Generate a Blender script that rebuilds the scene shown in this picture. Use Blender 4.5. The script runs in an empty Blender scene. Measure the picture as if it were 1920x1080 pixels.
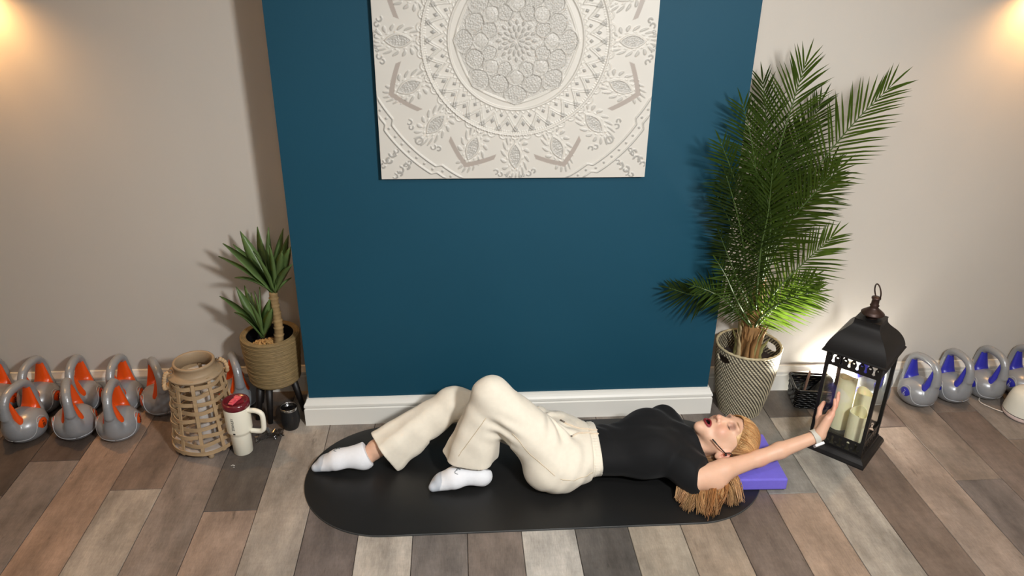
import bpy, bmesh, math, random
import numpy as np
from mathutils import Vector, Matrix
random.seed(7); rng = np.random.default_rng(7)
S = bpy.context.scene
COL = S.collection

# ------------------------------------------------------------------ camera
FPX, PITCH, YAW, ROLL, CAMH = 1440.9, 0.441615, 0.076766, 0.013886, 2.0
cyw, syw, cpt, spt = math.cos(YAW), math.sin(YAW), math.cos(PITCH), math.sin(PITCH)
_f = Vector((syw*cpt, cyw*cpt, -spt)); _r = Vector((cyw, -syw, 0)); _u = _r.cross(_f)
_r2 = _r*math.cos(ROLL) + _u*math.sin(ROLL); _u2 = -_r*math.sin(ROLL) + _u*math.cos(ROLL)
cam_data = bpy.data.cameras.new('camera'); cam = bpy.data.objects.new('camera', cam_data); COL.objects.link(cam)
cam_data.sensor_width = 36; cam_data.lens = 36*FPX/1920; cam_data.clip_start = 0.05
M = Matrix.Identity(4)
for i in range(3):
    M[i][0], M[i][1], M[i][2] = _r2[i], _u2[i], -_f[i]
M.translation = (0, 0, CAMH); cam.matrix_world = M
S.camera = cam

def at(px, py, Y):
    """point of the room plane y = Y seen at a photo pixel"""
    d = _f + _r2*((px-960)/FPX) - _u2*((py-540)/FPX)
    return Vector((0, 0, CAMH)) + d*(Y/d.y)

# ------------------------------------------------------------------ world, exposure, lamps
S.view_settings.view_transform = 'Standard'; S.view_settings.look = 'None'
S.view_settings.exposure = 0.12; S.view_settings.gamma = 1.0; S.view_settings.use_curve_mapping = False
S.cycles.use_denoising = True
S.cycles.max_bounces = 8
world = bpy.data.worlds.new('world'); S.world = world; world.use_nodes = True
world.node_tree.nodes['Background'].inputs[0].default_value = (1.0, 0.95, 0.9, 1)
world.node_tree.nodes['Background'].inputs[1].default_value = 0.05

def lamp(kind, name, loc, energy, color, target=None, **kw):
    d = bpy.data.lights.new(name, kind); d.energy = energy; d.color = color
    for k, v in kw.items(): setattr(d, k, v)
    o = bpy.data.objects.new(name, d); COL.objects.link(o); o.location = loc
    if target is not None:
        o.rotation_euler = (Vector(target)-Vector(loc)).to_track_quat('-Z', 'Y').to_euler()
    return o
KEY = (1.07, 0.1, 2.30)
lamp('SPOT', 'assumed_key_light', KEY, 300, (1.0, 0.995, 0.985), (0.50, 2.95, 0.48), spot_size=math.radians(104), spot_blend=1.0, shadow_soft_size=0.13)  # assumed key light, placed from the shadow directions
CEIL = [(-1.15, 0.7, 2.485), (0.35, 1.1, 2.485), (2.15, 0.8, 2.485), (0.35, -0.9, 2.485)]
for c in CEIL:
    lamp('AREA', 'added_ceiling_lamp', (c[0], c[1], c[2]-0.022), 8 if c[0] < -1 else 10, (1.0, 0.98, 0.955), (c[0], c[1], 0), shape='DISK', size=0.30)  # added ceiling lamps for general light

# ------------------------------------------------------------------ helpers
def lin(c):
    return tuple(((x/255)/12.92 if x/255 <= 0.04045 else ((x/255+0.055)/1.055)**2.4) for x in c)

MATS = {}
def mat(name, rgb, rough=0.6, metal=0.0, noise=0.0, nscale=30.0, bump=0.0, bscale=None, spec=0.5, attr=None, trans=0.0, coat=0.0, sheen=0.0, sss=0.0, stretch=None):
    if name in MATS: return MATS[name]
    m = bpy.data.materials.new(name); m.use_nodes = True; MATS[name] = m
    nt = m.node_tree; N = nt.nodes; L = nt.links; b = N['Principled BSDF']
    b.inputs['Roughness'].default_value = rough; b.inputs['Metallic'].default_value = metal
    b.inputs['Specular IOR Level'].default_value = spec
    b.inputs['Coat Weight'].default_value = coat
    b.inputs['Sheen Weight'].default_value = sheen
    if sss: b.inputs['Subsurface Weight'].default_value = sss; b.inputs['Subsurface Radius'].default_value = (0.012, 0.005, 0.003); b.inputs['Subsurface Scale'].default_value = 1.0
    c = (*lin(rgb), 1)
    b.inputs['Base Color'].default_value = c
    src = None
    tc = N.new('ShaderNodeTexCoord'); co = tc.outputs['Object']
    if stretch:
        mp = N.new('ShaderNodeMapping'); mp.inputs['Scale'].default_value = stretch; L.new(co, mp.inputs[0]); co = mp.outputs[0]
    if attr:
        a = N.new('ShaderNodeVertexColor'); a.layer_name = attr; src = a.outputs['Color']
    if noise > 0:
        n = N.new('ShaderNodeTexNoise'); n.inputs['Scale'].default_value = nscale; n.inputs['Detail'].default_value = 4; L.new(co, n.inputs['Vector'])
        mr = N.new('ShaderNodeMapRange'); mr.inputs[1].default_value = 0.25; mr.inputs[2].default_value = 0.75
        mr.inputs[3].default_value = 1-noise; mr.inputs[4].default_value = 1+noise; L.new(n.outputs[0], mr.inputs[0])
        mx = N.new('ShaderNodeMix'); mx.data_type = 'RGBA'; mx.blend_type = 'MULTIPLY'; mx.inputs[0].default_value = 1
        if src is not None: L.new(src, mx.inputs[6])
        else: mx.inputs[6].default_value = c
        cc = N.new('ShaderNodeCombineColor'); [L.new(mr.outputs[0], cc.inputs[i]) for i in range(3)]
        L.new(cc.outputs[0], mx.inputs[7]); src = mx.outputs[2]
    if src is not None: L.new(src, b.inputs['Base Color'])
    if bump > 0:
        n2 = N.new('ShaderNodeTexNoise'); n2.inputs['Scale'].default_value = bscale or nscale*3; n2.inputs['Detail'].default_value = 3; L.new(co, n2.inputs['Vector'])
        bp = N.new('ShaderNodeBump'); bp.inputs['Strength'].default_value = bump; bp.inputs['Distance'].default_value = 0.003
        L.new(n2.outputs[0], bp.inputs['Height']); L.new(bp.outputs[0], b.inputs['Normal'])
    if trans > 0:
        t = N.new('ShaderNodeBsdfTranslucent'); t.inputs[0].default_value = (c[0]*1.5, c[1]*1.8, c[2], 1)
        if src is not None:
            g = N.new('ShaderNodeMix'); g.data_type = 'RGBA'; g.blend_type = 'MULTIPLY'; g.inputs[0].default_value = 1; L.new(src, g.inputs[6]); g.inputs[7].default_value = (4.3, 4.3, 2.0, 1); L.new(g.outputs[2], t.inputs[0])
        ms = N.new('ShaderNodeMixShader'); ms.inputs[0].default_value = trans
        L.new(b.outputs[0], ms.inputs[1]); L.new(t.outputs[0], ms.inputs[2]); L.new(ms.outputs[0], N['Material Output'].inputs[0])
    return m

def glass_mat(name, rgb=(235, 242, 240), rough=0.02, alpha_mix=0.86):
    m = bpy.data.materials.new(name); m.use_nodes = True; nt = m.node_tree; N = nt.nodes; L = nt.links
    N.remove(N['Principled BSDF'])
    t = N.new('ShaderNodeBsdfTransparent'); t.inputs[0].default_value = (*lin(rgb), 1)
    g = N.new('ShaderNodeBsdfGlossy'); g.inputs['Roughness'].default_value = rough
    ms = N.new('ShaderNodeMixShader'); ms.inputs[0].default_value = 1-alpha_mix
    L.new(t.outputs[0], ms.inputs[1]); L.new(g.outputs[0], ms.inputs[2]); L.new(ms.outputs[0], N['Material Output'].inputs[0])
    return m

def emit_mat(name, rgb, strength):
    m = bpy.data.materials.new(name); m.use_nodes = True; b = m.node_tree.nodes['Principled BSDF']
    b.inputs['Base Color'].default_value = (*lin(rgb), 1); b.inputs['Emission Color'].default_value = (*lin(rgb), 1); b.inputs['Emission Strength'].default_value = strength
    return m

def link(o, parent=None):
    COL.objects.link(o)
    if parent is not None: o.parent = parent
    return o
def meshobj(name, verts, faces, m, parent=None, smooth=False, colors=None):
    me = bpy.data.meshes.new(name)
    me.from_pydata([tuple(map(float, v)) for v in verts] if not isinstance(verts, np.ndarray) else verts.tolist(), [], faces if not isinstance(faces, np.ndarray) else faces.tolist())
    if smooth: me.polygons.foreach_set('use_smooth', [True]*len(me.polygons))
    if colors is not None:
        a = me.color_attributes.new('Col', 'FLOAT_COLOR', 'POINT'); cc = np.ones((len(me.vertices), 4), np.float32); cc[:, :3] = colors; a.data.foreach_set('color', cc.ravel())
    me.update()
    o = bpy.data.objects.new(name, me)
    if m is not None:
        for q in (m if isinstance(m, (list, tuple)) else [m]): me.materials.append(q)
    return link(o, parent)
def empty(name, loc=(0, 0, 0), rz=0.0):
    o = bpy.data.objects.new(name, None); COL.objects.link(o); o.location = loc; o.rotation_euler = (0, 0, rz); o.empty_display_size = 0.05
    return o
def tag(o, label, cat, group=None):
    o['label'] = label; o['category'] = cat
    if group: o['group'] = group
    return o
def struct(o, label=None):
    o['kind'] = 'structure'
    if label: o['label'] = label
    return o

class G:
    """collects simple shapes for ONE mesh"""
    def __init__(s): s.v = []; s.f = []; s.mi = []
    def add(s, v, f, mi=0):
        n = len(s.v); s.v += [tuple(q) for q in v]; s.f += [tuple(i+n for i in q) for q in f]; s.mi += [mi]*len(f); return s
    def box(s, lo, hi, mi=0, M=None):
        x0, y0, z0 = lo; x1, y1, z1 = hi
        v = [(x0,y0,z0),(x1,y0,z0),(x1,y1,z0),(x0,y1,z0),(x0,y0,z1),(x1,y0,z1),(x1,y1,z1),(x0,y1,z1)]
        if M is not None: v = [M @ Vector(q) for q in v]
        return s.add(v, [(0,3,2,1),(4,5,6,7),(0,1,5,4),(1,2,6,5),(2,3,7,6),(3,0,4,7)], mi)
    def lathe(s, prof, n=32, c=(0,0,0), caps=True, mi=0, fn=None):
        v = []; f = []
        for r, z in prof:
            for i in range(n):
                a = 2*math.pi*i/n; rr = r*(fn(a, z) if fn else 1); v.append((c[0]+rr*math.cos(a), c[1]+rr*math.sin(a), c[2]+z))
        for j in range(len(prof)-1):
            for i in range(n):
                f.append((j*n+i, j*n+(i+1) % n, (j+1)*n+(i+1) % n, (j+1)*n+i))
        if caps:
            f.append(tuple(range(n-1, -1, -1))); k = (len(prof)-1)*n; f.append(tuple(range(k, k+n)))
        return s.add(v, f, mi)
    def tube(s, pts, r, n=8, closed=False, caps=True, mi=0, flat=None):
        P = [Vector(p) for p in pts]; m = len(P); R = r if isinstance(r, (list, tuple, np.ndarray)) else [r]*m
        v = []; f = []; up = None
        for i in range(m):
            if closed: t = P[(i+1) % m]-P[i-1]
            else: t = P[min(i+1, m-1)]-P[max(i-1, 0)]
            t.normalize() if t.length > 0 else None
            if up is None:
                a = Vector((0, 0, 1)) if abs(t.z) < 0.9 else Vector((1, 0, 0)); up = (a-t*a.dot(t)).normalized()
            else:
                up = (up-t*up.dot(t)); up = up.normalized() if up.length > 1e-6 else Vector((1, 0, 0))
            sd = t.cross(up)
            for k in range(n):
                an = 2*math.pi*k/n; v.append(P[i]+(up*math.cos(an)*(flat or 1)+sd*math.sin(an))*R[i])
        for i in range(m if closed else m-1):
            j = (i+1) % m
            for k in range(n): f.append((i*n+k, i*n+(k+1) % n, j*n+(k+1) % n, j*n+k))
        if caps and not closed:
            f.append(tuple(range(n-1, -1, -1))); q = (m-1)*n; f.append(tuple(range(q, q+n)))
        return s.add(v, f, mi)
    def ribbon(s, pts, wvec, th, mi=0):
        """flat strip: pts centre line, wvec(i) half-width vector, thickness th along the third direction"""
        P = [Vector(p) for p in pts]; m = len(P); v = []; f = []
        for i in range(m):
            t = (P[min(i+1, m-1)]-P[max(i-1, 0)]).normalized(); w = Vector(wvec(i)); nrm = t.cross(w).normalized()*th*0.5
            v += [P[i]-w-nrm, P[i]+w-nrm, P[i]+w+nrm, P[i]-w+nrm]
        for i in range(m-1):
            for k in range(4): f.append((i*4+k, i*4+(k+1) % 4, (i+1)*4+(k+1) % 4, (i+1)*4+k))
        f += [(3,2,1,0), tuple((m-1)*4+k for k in range(4))]
        return s.add(v, f, mi)
    def obj(s, name, m, parent=None, smooth=False, bevel=0, loc=None):
        o = meshobj(name, s.v, s.f, m, parent, smooth)
        if isinstance(m, (list, tuple)): o.data.polygons.foreach_set('material_index', s.mi)
        if bevel:
            md = o.modifiers.new('bevel', 'BEVEL'); md.width = bevel; md.segments = 2; md.limit_method = 'ANGLE'
        if loc: o.location = loc
        return o

def autosmooth(o, ang=0.6):
    me = o.data; bm = bmesh.new(); bm.from_mesh(me)
    for e in bm.edges:
        if len(e.link_faces) == 2 and e.calc_face_angle(0) > ang: e.smooth = False
    for f in bm.faces: f.smooth = True
    bm.to_mesh(me); bm.free()
    return o
def spline(ctrl, n):
    """Catmull-Rom through control points"""
    C = [Vector(c) for c in ctrl]; C = [C[0]*2-C[1]]+C+[C[-1]*2-C[-2]]; out = []
    m = len(C)-3
    for i in range(n):
        t = i/(n-1)*m; k = min(int(t), m-1); u = t-k; a, b, c, d = C[k:k+4]
        out.append(0.5*((2*b)+(c-a)*u+(2*a-5*b+4*c-d)*u*u+(3*b-a-3*c+d)*u**3))
    return out
def text_mesh(name, s, size, m, parent, M, extrude=0.0006, res=2):
    cu = bpy.data.curves.new(name, 'FONT'); cu.body = s; cu.size = size; cu.extrude = extrude; cu.align_x = 'CENTER'; cu.align_y = 'CENTER'; cu.resolution_u = res
    t = bpy.data.objects.new('tmp', cu); COL.objects.link(t); dg = bpy.context.evaluated_depsgraph_get(); dg.update()
    me = bpy.data.meshes.new_from_object(t.evaluated_get(dg)); bpy.data.objects.remove(t); bpy.data.curves.remove(cu)
    me.name = name; me.materials.clear(); me.materials.append(m); me.transform(M)
    return link(bpy.data.objects.new(name, me), parent)

# ---- signed distance modelling
import openvdb as vdb
class SDF:
    def __init__(s, lo, hi, h):
        s.lo = np.array(lo, np.float32); s.h = h; n = np.ceil((np.array(hi)-s.lo)/h).astype(int)+1; s.n = n
        s.D = np.full(n, 0.2, np.float32)
    def loc(s, lo, hi):
        a = np.clip(np.floor((np.array(lo)-s.lo)/s.h).astype(int), 0, s.n); b = np.clip(np.ceil((np.array(hi)-s.lo)/s.h).astype(int)+1, 0, s.n)
        sl = tuple(slice(int(i), int(j)) for i, j in zip(a, b))
        g = np.meshgrid(*[s.lo[k]+s.h*np.arange(a[k], b[k], dtype=np.float32) for k in range(3)], indexing='ij', sparse=True)
        return sl, g
    def put(s, sl, d, k, op='+'):
        if d.size == 0: return
        o = s.D[sl]
        if op == '+':
            if k <= 0: s.D[sl] = np.minimum(o, d); return
            h = np.clip(0.5+0.5*(o-d)/k, 0, 1); s.D[sl] = o*(1-h)+d*h-k*h*(1-h)
        else:
            if k <= 0: s.D[sl] = np.maximum(o, -d); return
            h = np.clip(0.5-0.5*(o+d)/k, 0, 1); s.D[sl] = o*(1-h)+(-d)*h+k*h*(1-h)
    def cone(s, a, b, ra, rb, k=0.02, op='+', flat=None, cut=None, bulge=0.0):
        a = np.array(a, np.float32); b = np.array(b, np.float32); R = max(ra, rb)*1.35+k+4*s.h+abs(bulge)
        sl, (x, y, z) = s.loc(np.minimum(a, b)-R, np.maximum(a, b)+R)
        ab = b-a; L2 = float(ab@ab)+1e-12
        t = np.clip(((x-a[0])*ab[0]+(y-a[1])*ab[1]+(z-a[2])*ab[2])/L2, 0, 1)
        dx, dy, dz = x-a[0]-t*ab[0], y-a[1]-t*ab[1], z-a[2]-t*ab[2]
        r = ra+(rb-ra)*t+bulge*np.sin(math.pi*t)
        if flat is not None:
            dx, dy, dz = dx/flat[0], dy/flat[1], dz/flat[2]
        d = np.sqrt(dx*dx+dy*dy+dz*dz)-r
        if cut is not None:
            p, n = cut; d = np.maximum(d, (x-p[0])*n[0]+(y-p[1])*n[1]+(z-p[2])*n[2])
        s.put(sl, d.astype(np.float32), k, op)
    def ell(s, c, r, k=0.02, op='+', R=None):
        m = max(r)+k+4*s.h; c = np.array(c, np.float32)
        sl, (x, y, z) = s.loc(c-m, c+m); x, y, z = x-c[0], y-c[1], z-c[2]
        if R is not None:
            x, y, z = (R[0][0]*x+R[0][1]*y+R[0][2]*z), (R[1][0]*x+R[1][1]*y+R[1][2]*z), (R[2][0]*x+R[2][1]*y+R[2][2]*z)
        k0 = np.sqrt((x/r[0])**2+(y/r[1])**2+(z/r[2])**2); k1 = np.sqrt((x/r[0]**2)**2+(y/r[1]**2)**2+(z/r[2]**2)**2)+1e-9
        s.put(sl, (k0*(k0-1)/k1).astype(np.float32), k, op)
    def plane(s, p, n, k=0.0):
        """keep the side where dot < 0"""
        sl, (x, y, z) = s.loc(s.lo, s.lo+s.h*(s.n-1)); d = (x-p[0])*n[0]+(y-p[1])*n[1]+(z-p[2])*n[2]
        s.put(sl, (-d).astype(np.float32)+np.zeros(s.n, np.float32), k, '-')
    def disp(s, fn, band=0.06):
        sl, g = s.loc(s.lo, s.lo+s.h*(s.n-1)); s.D = np.where(np.abs(s.D) < band, s.D+fn(*g).astype(np.float32), s.D).astype(np.float32)
    def mesh(s):
        g = vdb.FloatGrid(0.2); g.copyFromArray(np.minimum(s.D, 0.2)); p, q = g.convertToQuads(isovalue=0.0)
        p = p.astype(np.float64)*s.h+s.lo
        a, b, c = p[q[:, 0]], p[q[:, 1]], p[q[:, 2]]; d = p[q[:, 3]]; vol = np.einsum('ij,ij->', a, np.cross(b, c))+np.einsum('ij,ij->', a, np.cross(c, d))
        return p, (q if vol > 0 else q[:, ::-1])
    def obj(s, name, m, parent=None, colfn=None, relax=0):
        p, q = s.mesh(); s.pts = p
        if relax:
            e = np.concatenate([q[:, [0, 1]], q[:, [1, 2]], q[:, [2, 3]], q[:, [3, 0]]]); n = len(p)
            for _ in range(relax):
                acc = np.zeros((n, 3)); cnt = np.zeros(n)
                for a, b in ((0, 1), (1, 0)):
                    for k in range(3): acc[:, k] += np.bincount(e[:, a], weights=p[e[:, b], k], minlength=n)
                    cnt += np.bincount(e[:, a], minlength=n)
                p = p*0.4+0.6*acc/np.maximum(cnt, 1)[:, None]
        return meshobj(name, p, q, m, parent, True, colfn(p) if colfn else None)
# ------------------------------------------------------------------ the room
CHX0, CHX1, CHY = -0.657, 1.110, 2.868       # chimney breast: left, right, front
WL, WR, ZC = 3.15, 3.04, 2.52                # back walls left / right of it, ceiling
XL, XR, YF = -3.1, 3.7, -1.9
m_wall = mat('wall_paint', (197, 191, 182), 0.9, noise=0.015, nscale=2.0, bump=0.06, bscale=220, spec=0.2)
m_teal = mat('teal_paint', (15, 68, 88), 0.62, noise=0.03, nscale=3.0, bump=0.05, bscale=200, spec=0.3)
m_ceil = mat('ceiling_paint', (235, 232, 226), 0.9, noise=0.01, spec=0.2)
m_skirt = mat('skirting_gloss_paint', (228, 226, 218), 0.35, noise=0.015, nscale=6, spec=0.5)
m_plank = bpy.data.materials.new('vinyl_plank'); m_plank.use_nodes = True
def build_plank_mat(m):
    nt = m.node_tree; N = nt.nodes; L = nt.links; b = N['Principled BSDF']
    b.inputs['Roughness'].default_value = 0.48; b.inputs['Specular IOR Level'].default_value = 0.35
    oi = N.new('ShaderNodeObjectInfo'); geo = N.new('ShaderNodeNewGeometry')
    off = N.new('ShaderNodeVectorMath'); off.operation = 'SCALE'; off.inputs[0].default_value = (17, 31, 5); L.new(oi.outputs['Random'], off.inputs['Scale'])
    ad = N.new('ShaderNodeVectorMath'); L.new(geo.outputs['Position'], ad.inputs[0]); L.new(off.outputs[0], ad.inputs[1])
    def noise(scale, sx, sy, detail=5, rough=0.6):
        mp = N.new('ShaderNodeMapping'); mp.inputs['Scale'].default_value = (sx, sy, 1); L.new(ad.outputs[0], mp.inputs[0])
        n = N.new('ShaderNodeTexNoise'); n.inputs['Scale'].default_value = scale; n.inputs['Detail'].default_value = detail; n.inputs['Roughness'].default_value = rough; L.new(mp.outputs[0], n.inputs[0]); return n.outputs[0]
    def ramp(x, a, b_, lo, hi):
        r = N.new('ShaderNodeMapRange'); r.inputs[1].default_value = a; r.inputs[2].default_value = b_; r.inputs[3].default_value = lo; r.inputs[4].default_value = hi; L.new(x, r.inputs[0]); return r.outputs[0]
    def mul(col, fac):
        mx = N.new('ShaderNodeMix'); mx.data_type = 'RGBA'; mx.blend_type = 'MULTIPLY'; mx.inputs[0].default_value = 1; L.new(col, mx.inputs[6])
        cc = N.new('ShaderNodeCombineColor'); [L.new(fac, cc.inputs[i]) for i in range(3)]; L.new(cc.outputs[0], mx.inputs[7]); return mx.outputs[2]
    c = oi.outputs['Color']
    c = mul(c, ramp(noise(3.2, 3.5, 1.0), 0.3, 0.7, 0.60, 1.28))          # long blotches along the board
    c = mul(c, ramp(noise(13, 1.2, 2.6, 8, 0.8), 0.3, 0.7, 0.86, 1.12))        # cross saw marks
    c = mul(c, ramp(noise(48, 6.0, 0.7, 4, 0.7), 0.3, 0.7, 0.84, 1.12))        # fine grain
    c = mul(c, ramp(noise(8, 3.0, 0.7, 8, 0.78), 0.60, 0.70, 1.0, 0.55))  # dark knots and cracks
    # warm / cool drift
    hs = N.new('ShaderNodeMix'); hs.data_type = 'RGBA'; hs.blend_type = 'MULTIPLY'; L.new(ramp(noise(2.1, 2, 1), 0.4, 0.65, 0, 0.35), hs.inputs[0]); L.new(c, hs.inputs[6]); hs.inputs[7].default_value = (1.08, 0.97, 0.88, 1)
    L.new(hs.outputs[2], b.inputs['Base Color'])
    bp = N.new('ShaderNodeBump'); bp.inputs['Strength'].default_value = 0.12; bp.inputs['Distance'].default_value = 0.002; L.new(noise(40, 1.5, 1.5), bp.inputs['Height']); L.new(bp.outputs[0], b.inputs['Normal'])
build_plank_mat(m_plank)

fl = struct(G().box((XL, YF, -0.05), (XR, 3.30, -0.004)).obj('floor', mat('floor_joint', (52, 45, 40), 0.9)), 'weathered wood plank floor in mixed grey and tan boards')
PW, X0 = 0.19667, -1.7555
rows = {  # row index from seam a: (break y, near colour, far colour)
 -3: (2.2, (112,100,92), (96,84,76)), -2: (2.9, (120,108,100), (80,70,62)), -1: (2.45, (104,94,88), (84,72,64)),
 0: (2.656, (128,116,108), (92,78,70)), 1: (1.9, (150,126,108), (158,130,110)), 2: (2.458, (168,156,142), (128,108,94)), 3: (1.7, (140,126,115), (140,126,116)),
 4: (2.316, (158,136,120), (94,86,80)), 5: (1.6, (150,140,128), (162,151,138)), 6: (2.55, (110,100,95), (140,130,120)), 7: (2.75, (172,165,154), (140,128,118)),
 8: (2.5, (112,105,100), (130,122,114)), 9: (2.7, (122,111,103), (120,112,104)), 10: (2.6, (176,171,162), (140,132,124)), 11: (2.8, (92,88,84), (130,120,110)),
 12: (2.45, (156,146,130), (138,128,118)), 13: (2.72, (148,132,114), (146,134,122)), 14: (2.5, (110,97,88), (118,108,100)), 15: (2.293, (156,134,115), (132,128,120)),
 16: (1.5, (158,150,138), (156,150,139)), 17: (1.6, (116,102,92), (116,102,92)), 18: (1.4, (150,134,122), (152,136,123)), 19: (2.33, (116,107,102), (142,128,116)),
 20: (1.5, (124,109,100), (122,108,99)), 21: (2.583, (128,116,106), (134,126,119)), 22: (2.1, (140,125,112), (112,102,95)), 23: (2.7, (118,106,98), (150,140,128))}
palette = [r[1] for r in rows.values()]
def plank(x0, x1, y0, y1, c):
    g = 0.0011; e = 0.0016
    v = [(x0+g,y0+g,-0.004),(x1-g,y0+g,-0.004),(x1-g,y1-g,-0.004),(x0+g,y1-g,-0.004),
         (x0+g,y0+g,-e),(x1-g,y0+g,-e),(x1-g,y1-g,-e),(x0+g,y1-g,-e),
         (x0+g+e,y0+g+e,0),(x1-g-e,y0+g+e,0),(x1-g-e,y1-g-e,0),(x0+g+e,y1-g-e,0)]
    f = [(0,1,5,4),(1,2,6,5),(2,3,7,6),(3,0,4,7),(4,5,9,8),(5,6,10,9),(6,7,11,10),(7,4,8,11),(8,9,10,11)]
    o = meshobj('plank', v, f, m_plank, fl); g_ = sum(c)/3; o.color = (*lin(tuple(q*0.84+g_*0.16 for q in c)), 1)
for i in range(-7, 28):
    x0 = X0+PW*i; x1 = x0+PW
    br, near, far = rows.get(i, (1.9+0.7*((i*37) % 10)/10, random.choice(palette), random.choice(palette)))
    LEN = 1.3
    ys = [br]
    while ys[0] > YF: ys.insert(0, ys[0]-LEN)
    while ys[-1] < 3.25: ys.append(ys[-1]+LEN)
    for a, b_ in zip(ys[:-1], ys[1:]):
        c = near if b_ == br else (far if a == br else random.choice(palette))
        plank(x0, x1, max(a, YF), min(b_, 3.25), c)

def wallbox(name, lo, hi, label): return struct(G().box(lo, hi).obj(name, m_wall), label)
wallbox('wall_back_left', (XL, WL, 0), (CHX0+0.05, WL+0.12, ZC), 'warm beige painted alcove wall left of the teal chimney breast')
wallbox('wall_back_right', (CHX1-0.05, WR, 0), (XR, WR+0.12, ZC), 'warm beige painted alcove wall right of the teal chimney breast')
wallbox('wall_left', (XL-0.1, YF, 0), (XL, WL+0.12, ZC), 'beige side wall')
wallbox('wall_right', (XR, YF, 0), (XR+0.1, WL+0.12, ZC), 'beige side wall')
wallbox('wall_front', (XL, YF-0.1, 0), (XR, YF, ZC), 'beige wall facing the chimney breast')
struct(G().box((XL, YF, ZC), (XR, WL+0.12, ZC+0.08)).obj('ceiling', m_ceil), 'white ceiling')
g = G(); g.box((CHX0, CHY, 0), (CHX1, WL+0.1, ZC)); g.mi = [0, 0, 1, 0, 0, 0]
struct(g.obj('wall_chimney', [m_wall, m_teal]), 'chimney breast with dark teal painted front')

def skirting(name, path, label, side=1):
    """moulded skirting board along a floor path; the profile stands off to the right of the path"""
    prof = [(0, 0), (0.022, 0), (0.022, 0.082), (0.0175, 0.086), (0.0175, 0.0895), (0.022, 0.0925), (0.0215, 0.103), (0.016, 0.112), (0.0115, 0.121), (0.009, 0.128), (0, 0.130)]
    P = [Vector((p[0], p[1])) for p in path]; n = len(P); v = []
    for i in range(n):
        ds = []
        if i > 0: ds.append((P[i]-P[i-1]).normalized())
        if i < n-1: ds.append((P[i+1]-P[i]).normalized())
        ns = [Vector((d.y, -d.x)) for d in ds]
        if len(ns) == 1: o = ns[0]
        else: o = (ns[0]+ns[1]); o = o/(o.dot(ns[0]))
        for a, z in prof: v.append((P[i].x+o.x*a, P[i].y+o.y*a, z))
    k = len(prof); f = []
    for i in range(n-1):
        for j in range(k-1): f.append((i*k+j, (i+1)*k+j, (i+1)*k+j+1, i*k+j+1))
    f += [tuple(range(k)), tuple(range((n-1)*k+k-1, (n-1)*k-1, -1))]
    return struct(meshobj(name, v, f, m_skirt), label)
skirting('baseboard_chimney', [(CHX0, WL), (CHX0, CHY), (CHX1, CHY), (CHX1, WR)], 'white moulded skirting board around the chimney breast')
skirting('baseboard_left', [(XL, WL), (CHX0-0.022, WL)], 'white moulded skirting board along the left alcove wall')
skirting('baseboard_right', [(CHX1+0.022, WR), (XR, WR)], 'white moulded skirting board along the right alcove wall')

# ceiling lamps, key lamp and wall sconces: added or assumed lights, all unseen above or beside the frame
m_lampwhite = mat('lamp_white_metal', (235, 235, 232), 0.4)
m_glow = emit_mat('lamp_diffuser', (255, 246, 232), 2.5)
for i, c in enumerate(CEIL):
    e = tag(empty('added_ceiling_light', c), ['added round white ceiling light above the left floor', 'added round white ceiling light above the mat', 'added round white ceiling light above the right floor', 'added round white ceiling light at the rear of the room'][i], 'ceiling light', 'added ceiling lights')  # added for general room light; no such fixtures are in view
    G().lathe([(0.17, 0.035), (0.175, 0.0), (0.16, -0.012), (0.155, -0.005)], 40, caps=False).obj('lamp_housing', m_lampwhite, e, True)
    G().lathe([(0.156, -0.006), (0.10, -0.012), (0.001, -0.014)], 40, caps=False).obj('diffuser', m_glow, e, True)
kd = (Vector((0.25, 2.9, 0.75))-Vector(KEY)).normalized()
e = tag(empty('assumed_spot_light', KEY), 'assumed, unseen white ceiling spot lamp hung on a stem facing the chimney breast', 'lamp')  # assumed from the shadows; the fixture itself is made up and unseen
g = G(); q = kd.to_track_quat('Z', 'Y').to_matrix().to_4x4()
prof = [(0.03, -0.16), (0.08, -0.13), (0.15, -0.02), (0.15, -0.012)]
h = G(); h.lathe(prof, 36, caps=False); h.v = [q @ Vector(v) for v in h.v]; h.obj('lamp_shade', m_lampwhite, e, True)
G().tube([q @ Vector((0, 0, -0.15)), Vector((-kd.x*0.15, -kd.y*0.15, ZC-KEY[2]))], 0.012).obj('stem', m_lampwhite, e, True)
m_brass = mat('sconce_brushed_metal', (150, 140, 128), 0.35, 0.9)
def sconce(x, y, z, label, energy):
    e = tag(empty('assumed_wall_sconce', (x, y, z)), label, 'wall light', 'assumed wall sconces')  # assumed from the warm glow in the upper corners; fixtures unseen
    g = G(); g.lathe([(0.045, -0.08), (0.045, 0.08), (0.041, 0.08), (0.041, -0.08), (0.045, -0.08)], 24, (0, -0.075, 0), caps=False); g.obj('sconce_tube', m_brass, e, True)
    G().box((-0.03, -0.035, -0.045), (0.03, 0, 0.045)).obj('mounting_plate', m_brass, e, bevel=0.004)
    G().lathe([(0.001, 0.022), (0.014, 0.016), (0.02, 0), (0.014, -0.016), (0.001, -0.022)], 14, (0, -0.075, 0)).obj('bulb', emit_mat('warm_bulb', (255, 196, 120), 6), e, True)
    for s_ in (-1, 1):
        l = lamp('POINT', 'assumed_sconce_light', (x, y-0.075, z+s_*0.045), energy, (1.0, 0.54, 0.20), shadow_soft_size=0.02)
sconce(-1.80, WL, 1.885, 'assumed slim metal up-and-down wall sconce on the left alcove wall', 26.0)
sconce(2.32, WR, 1.905, 'assumed slim metal up-and-down wall sconce on the right alcove wall', 20.0)
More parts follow.
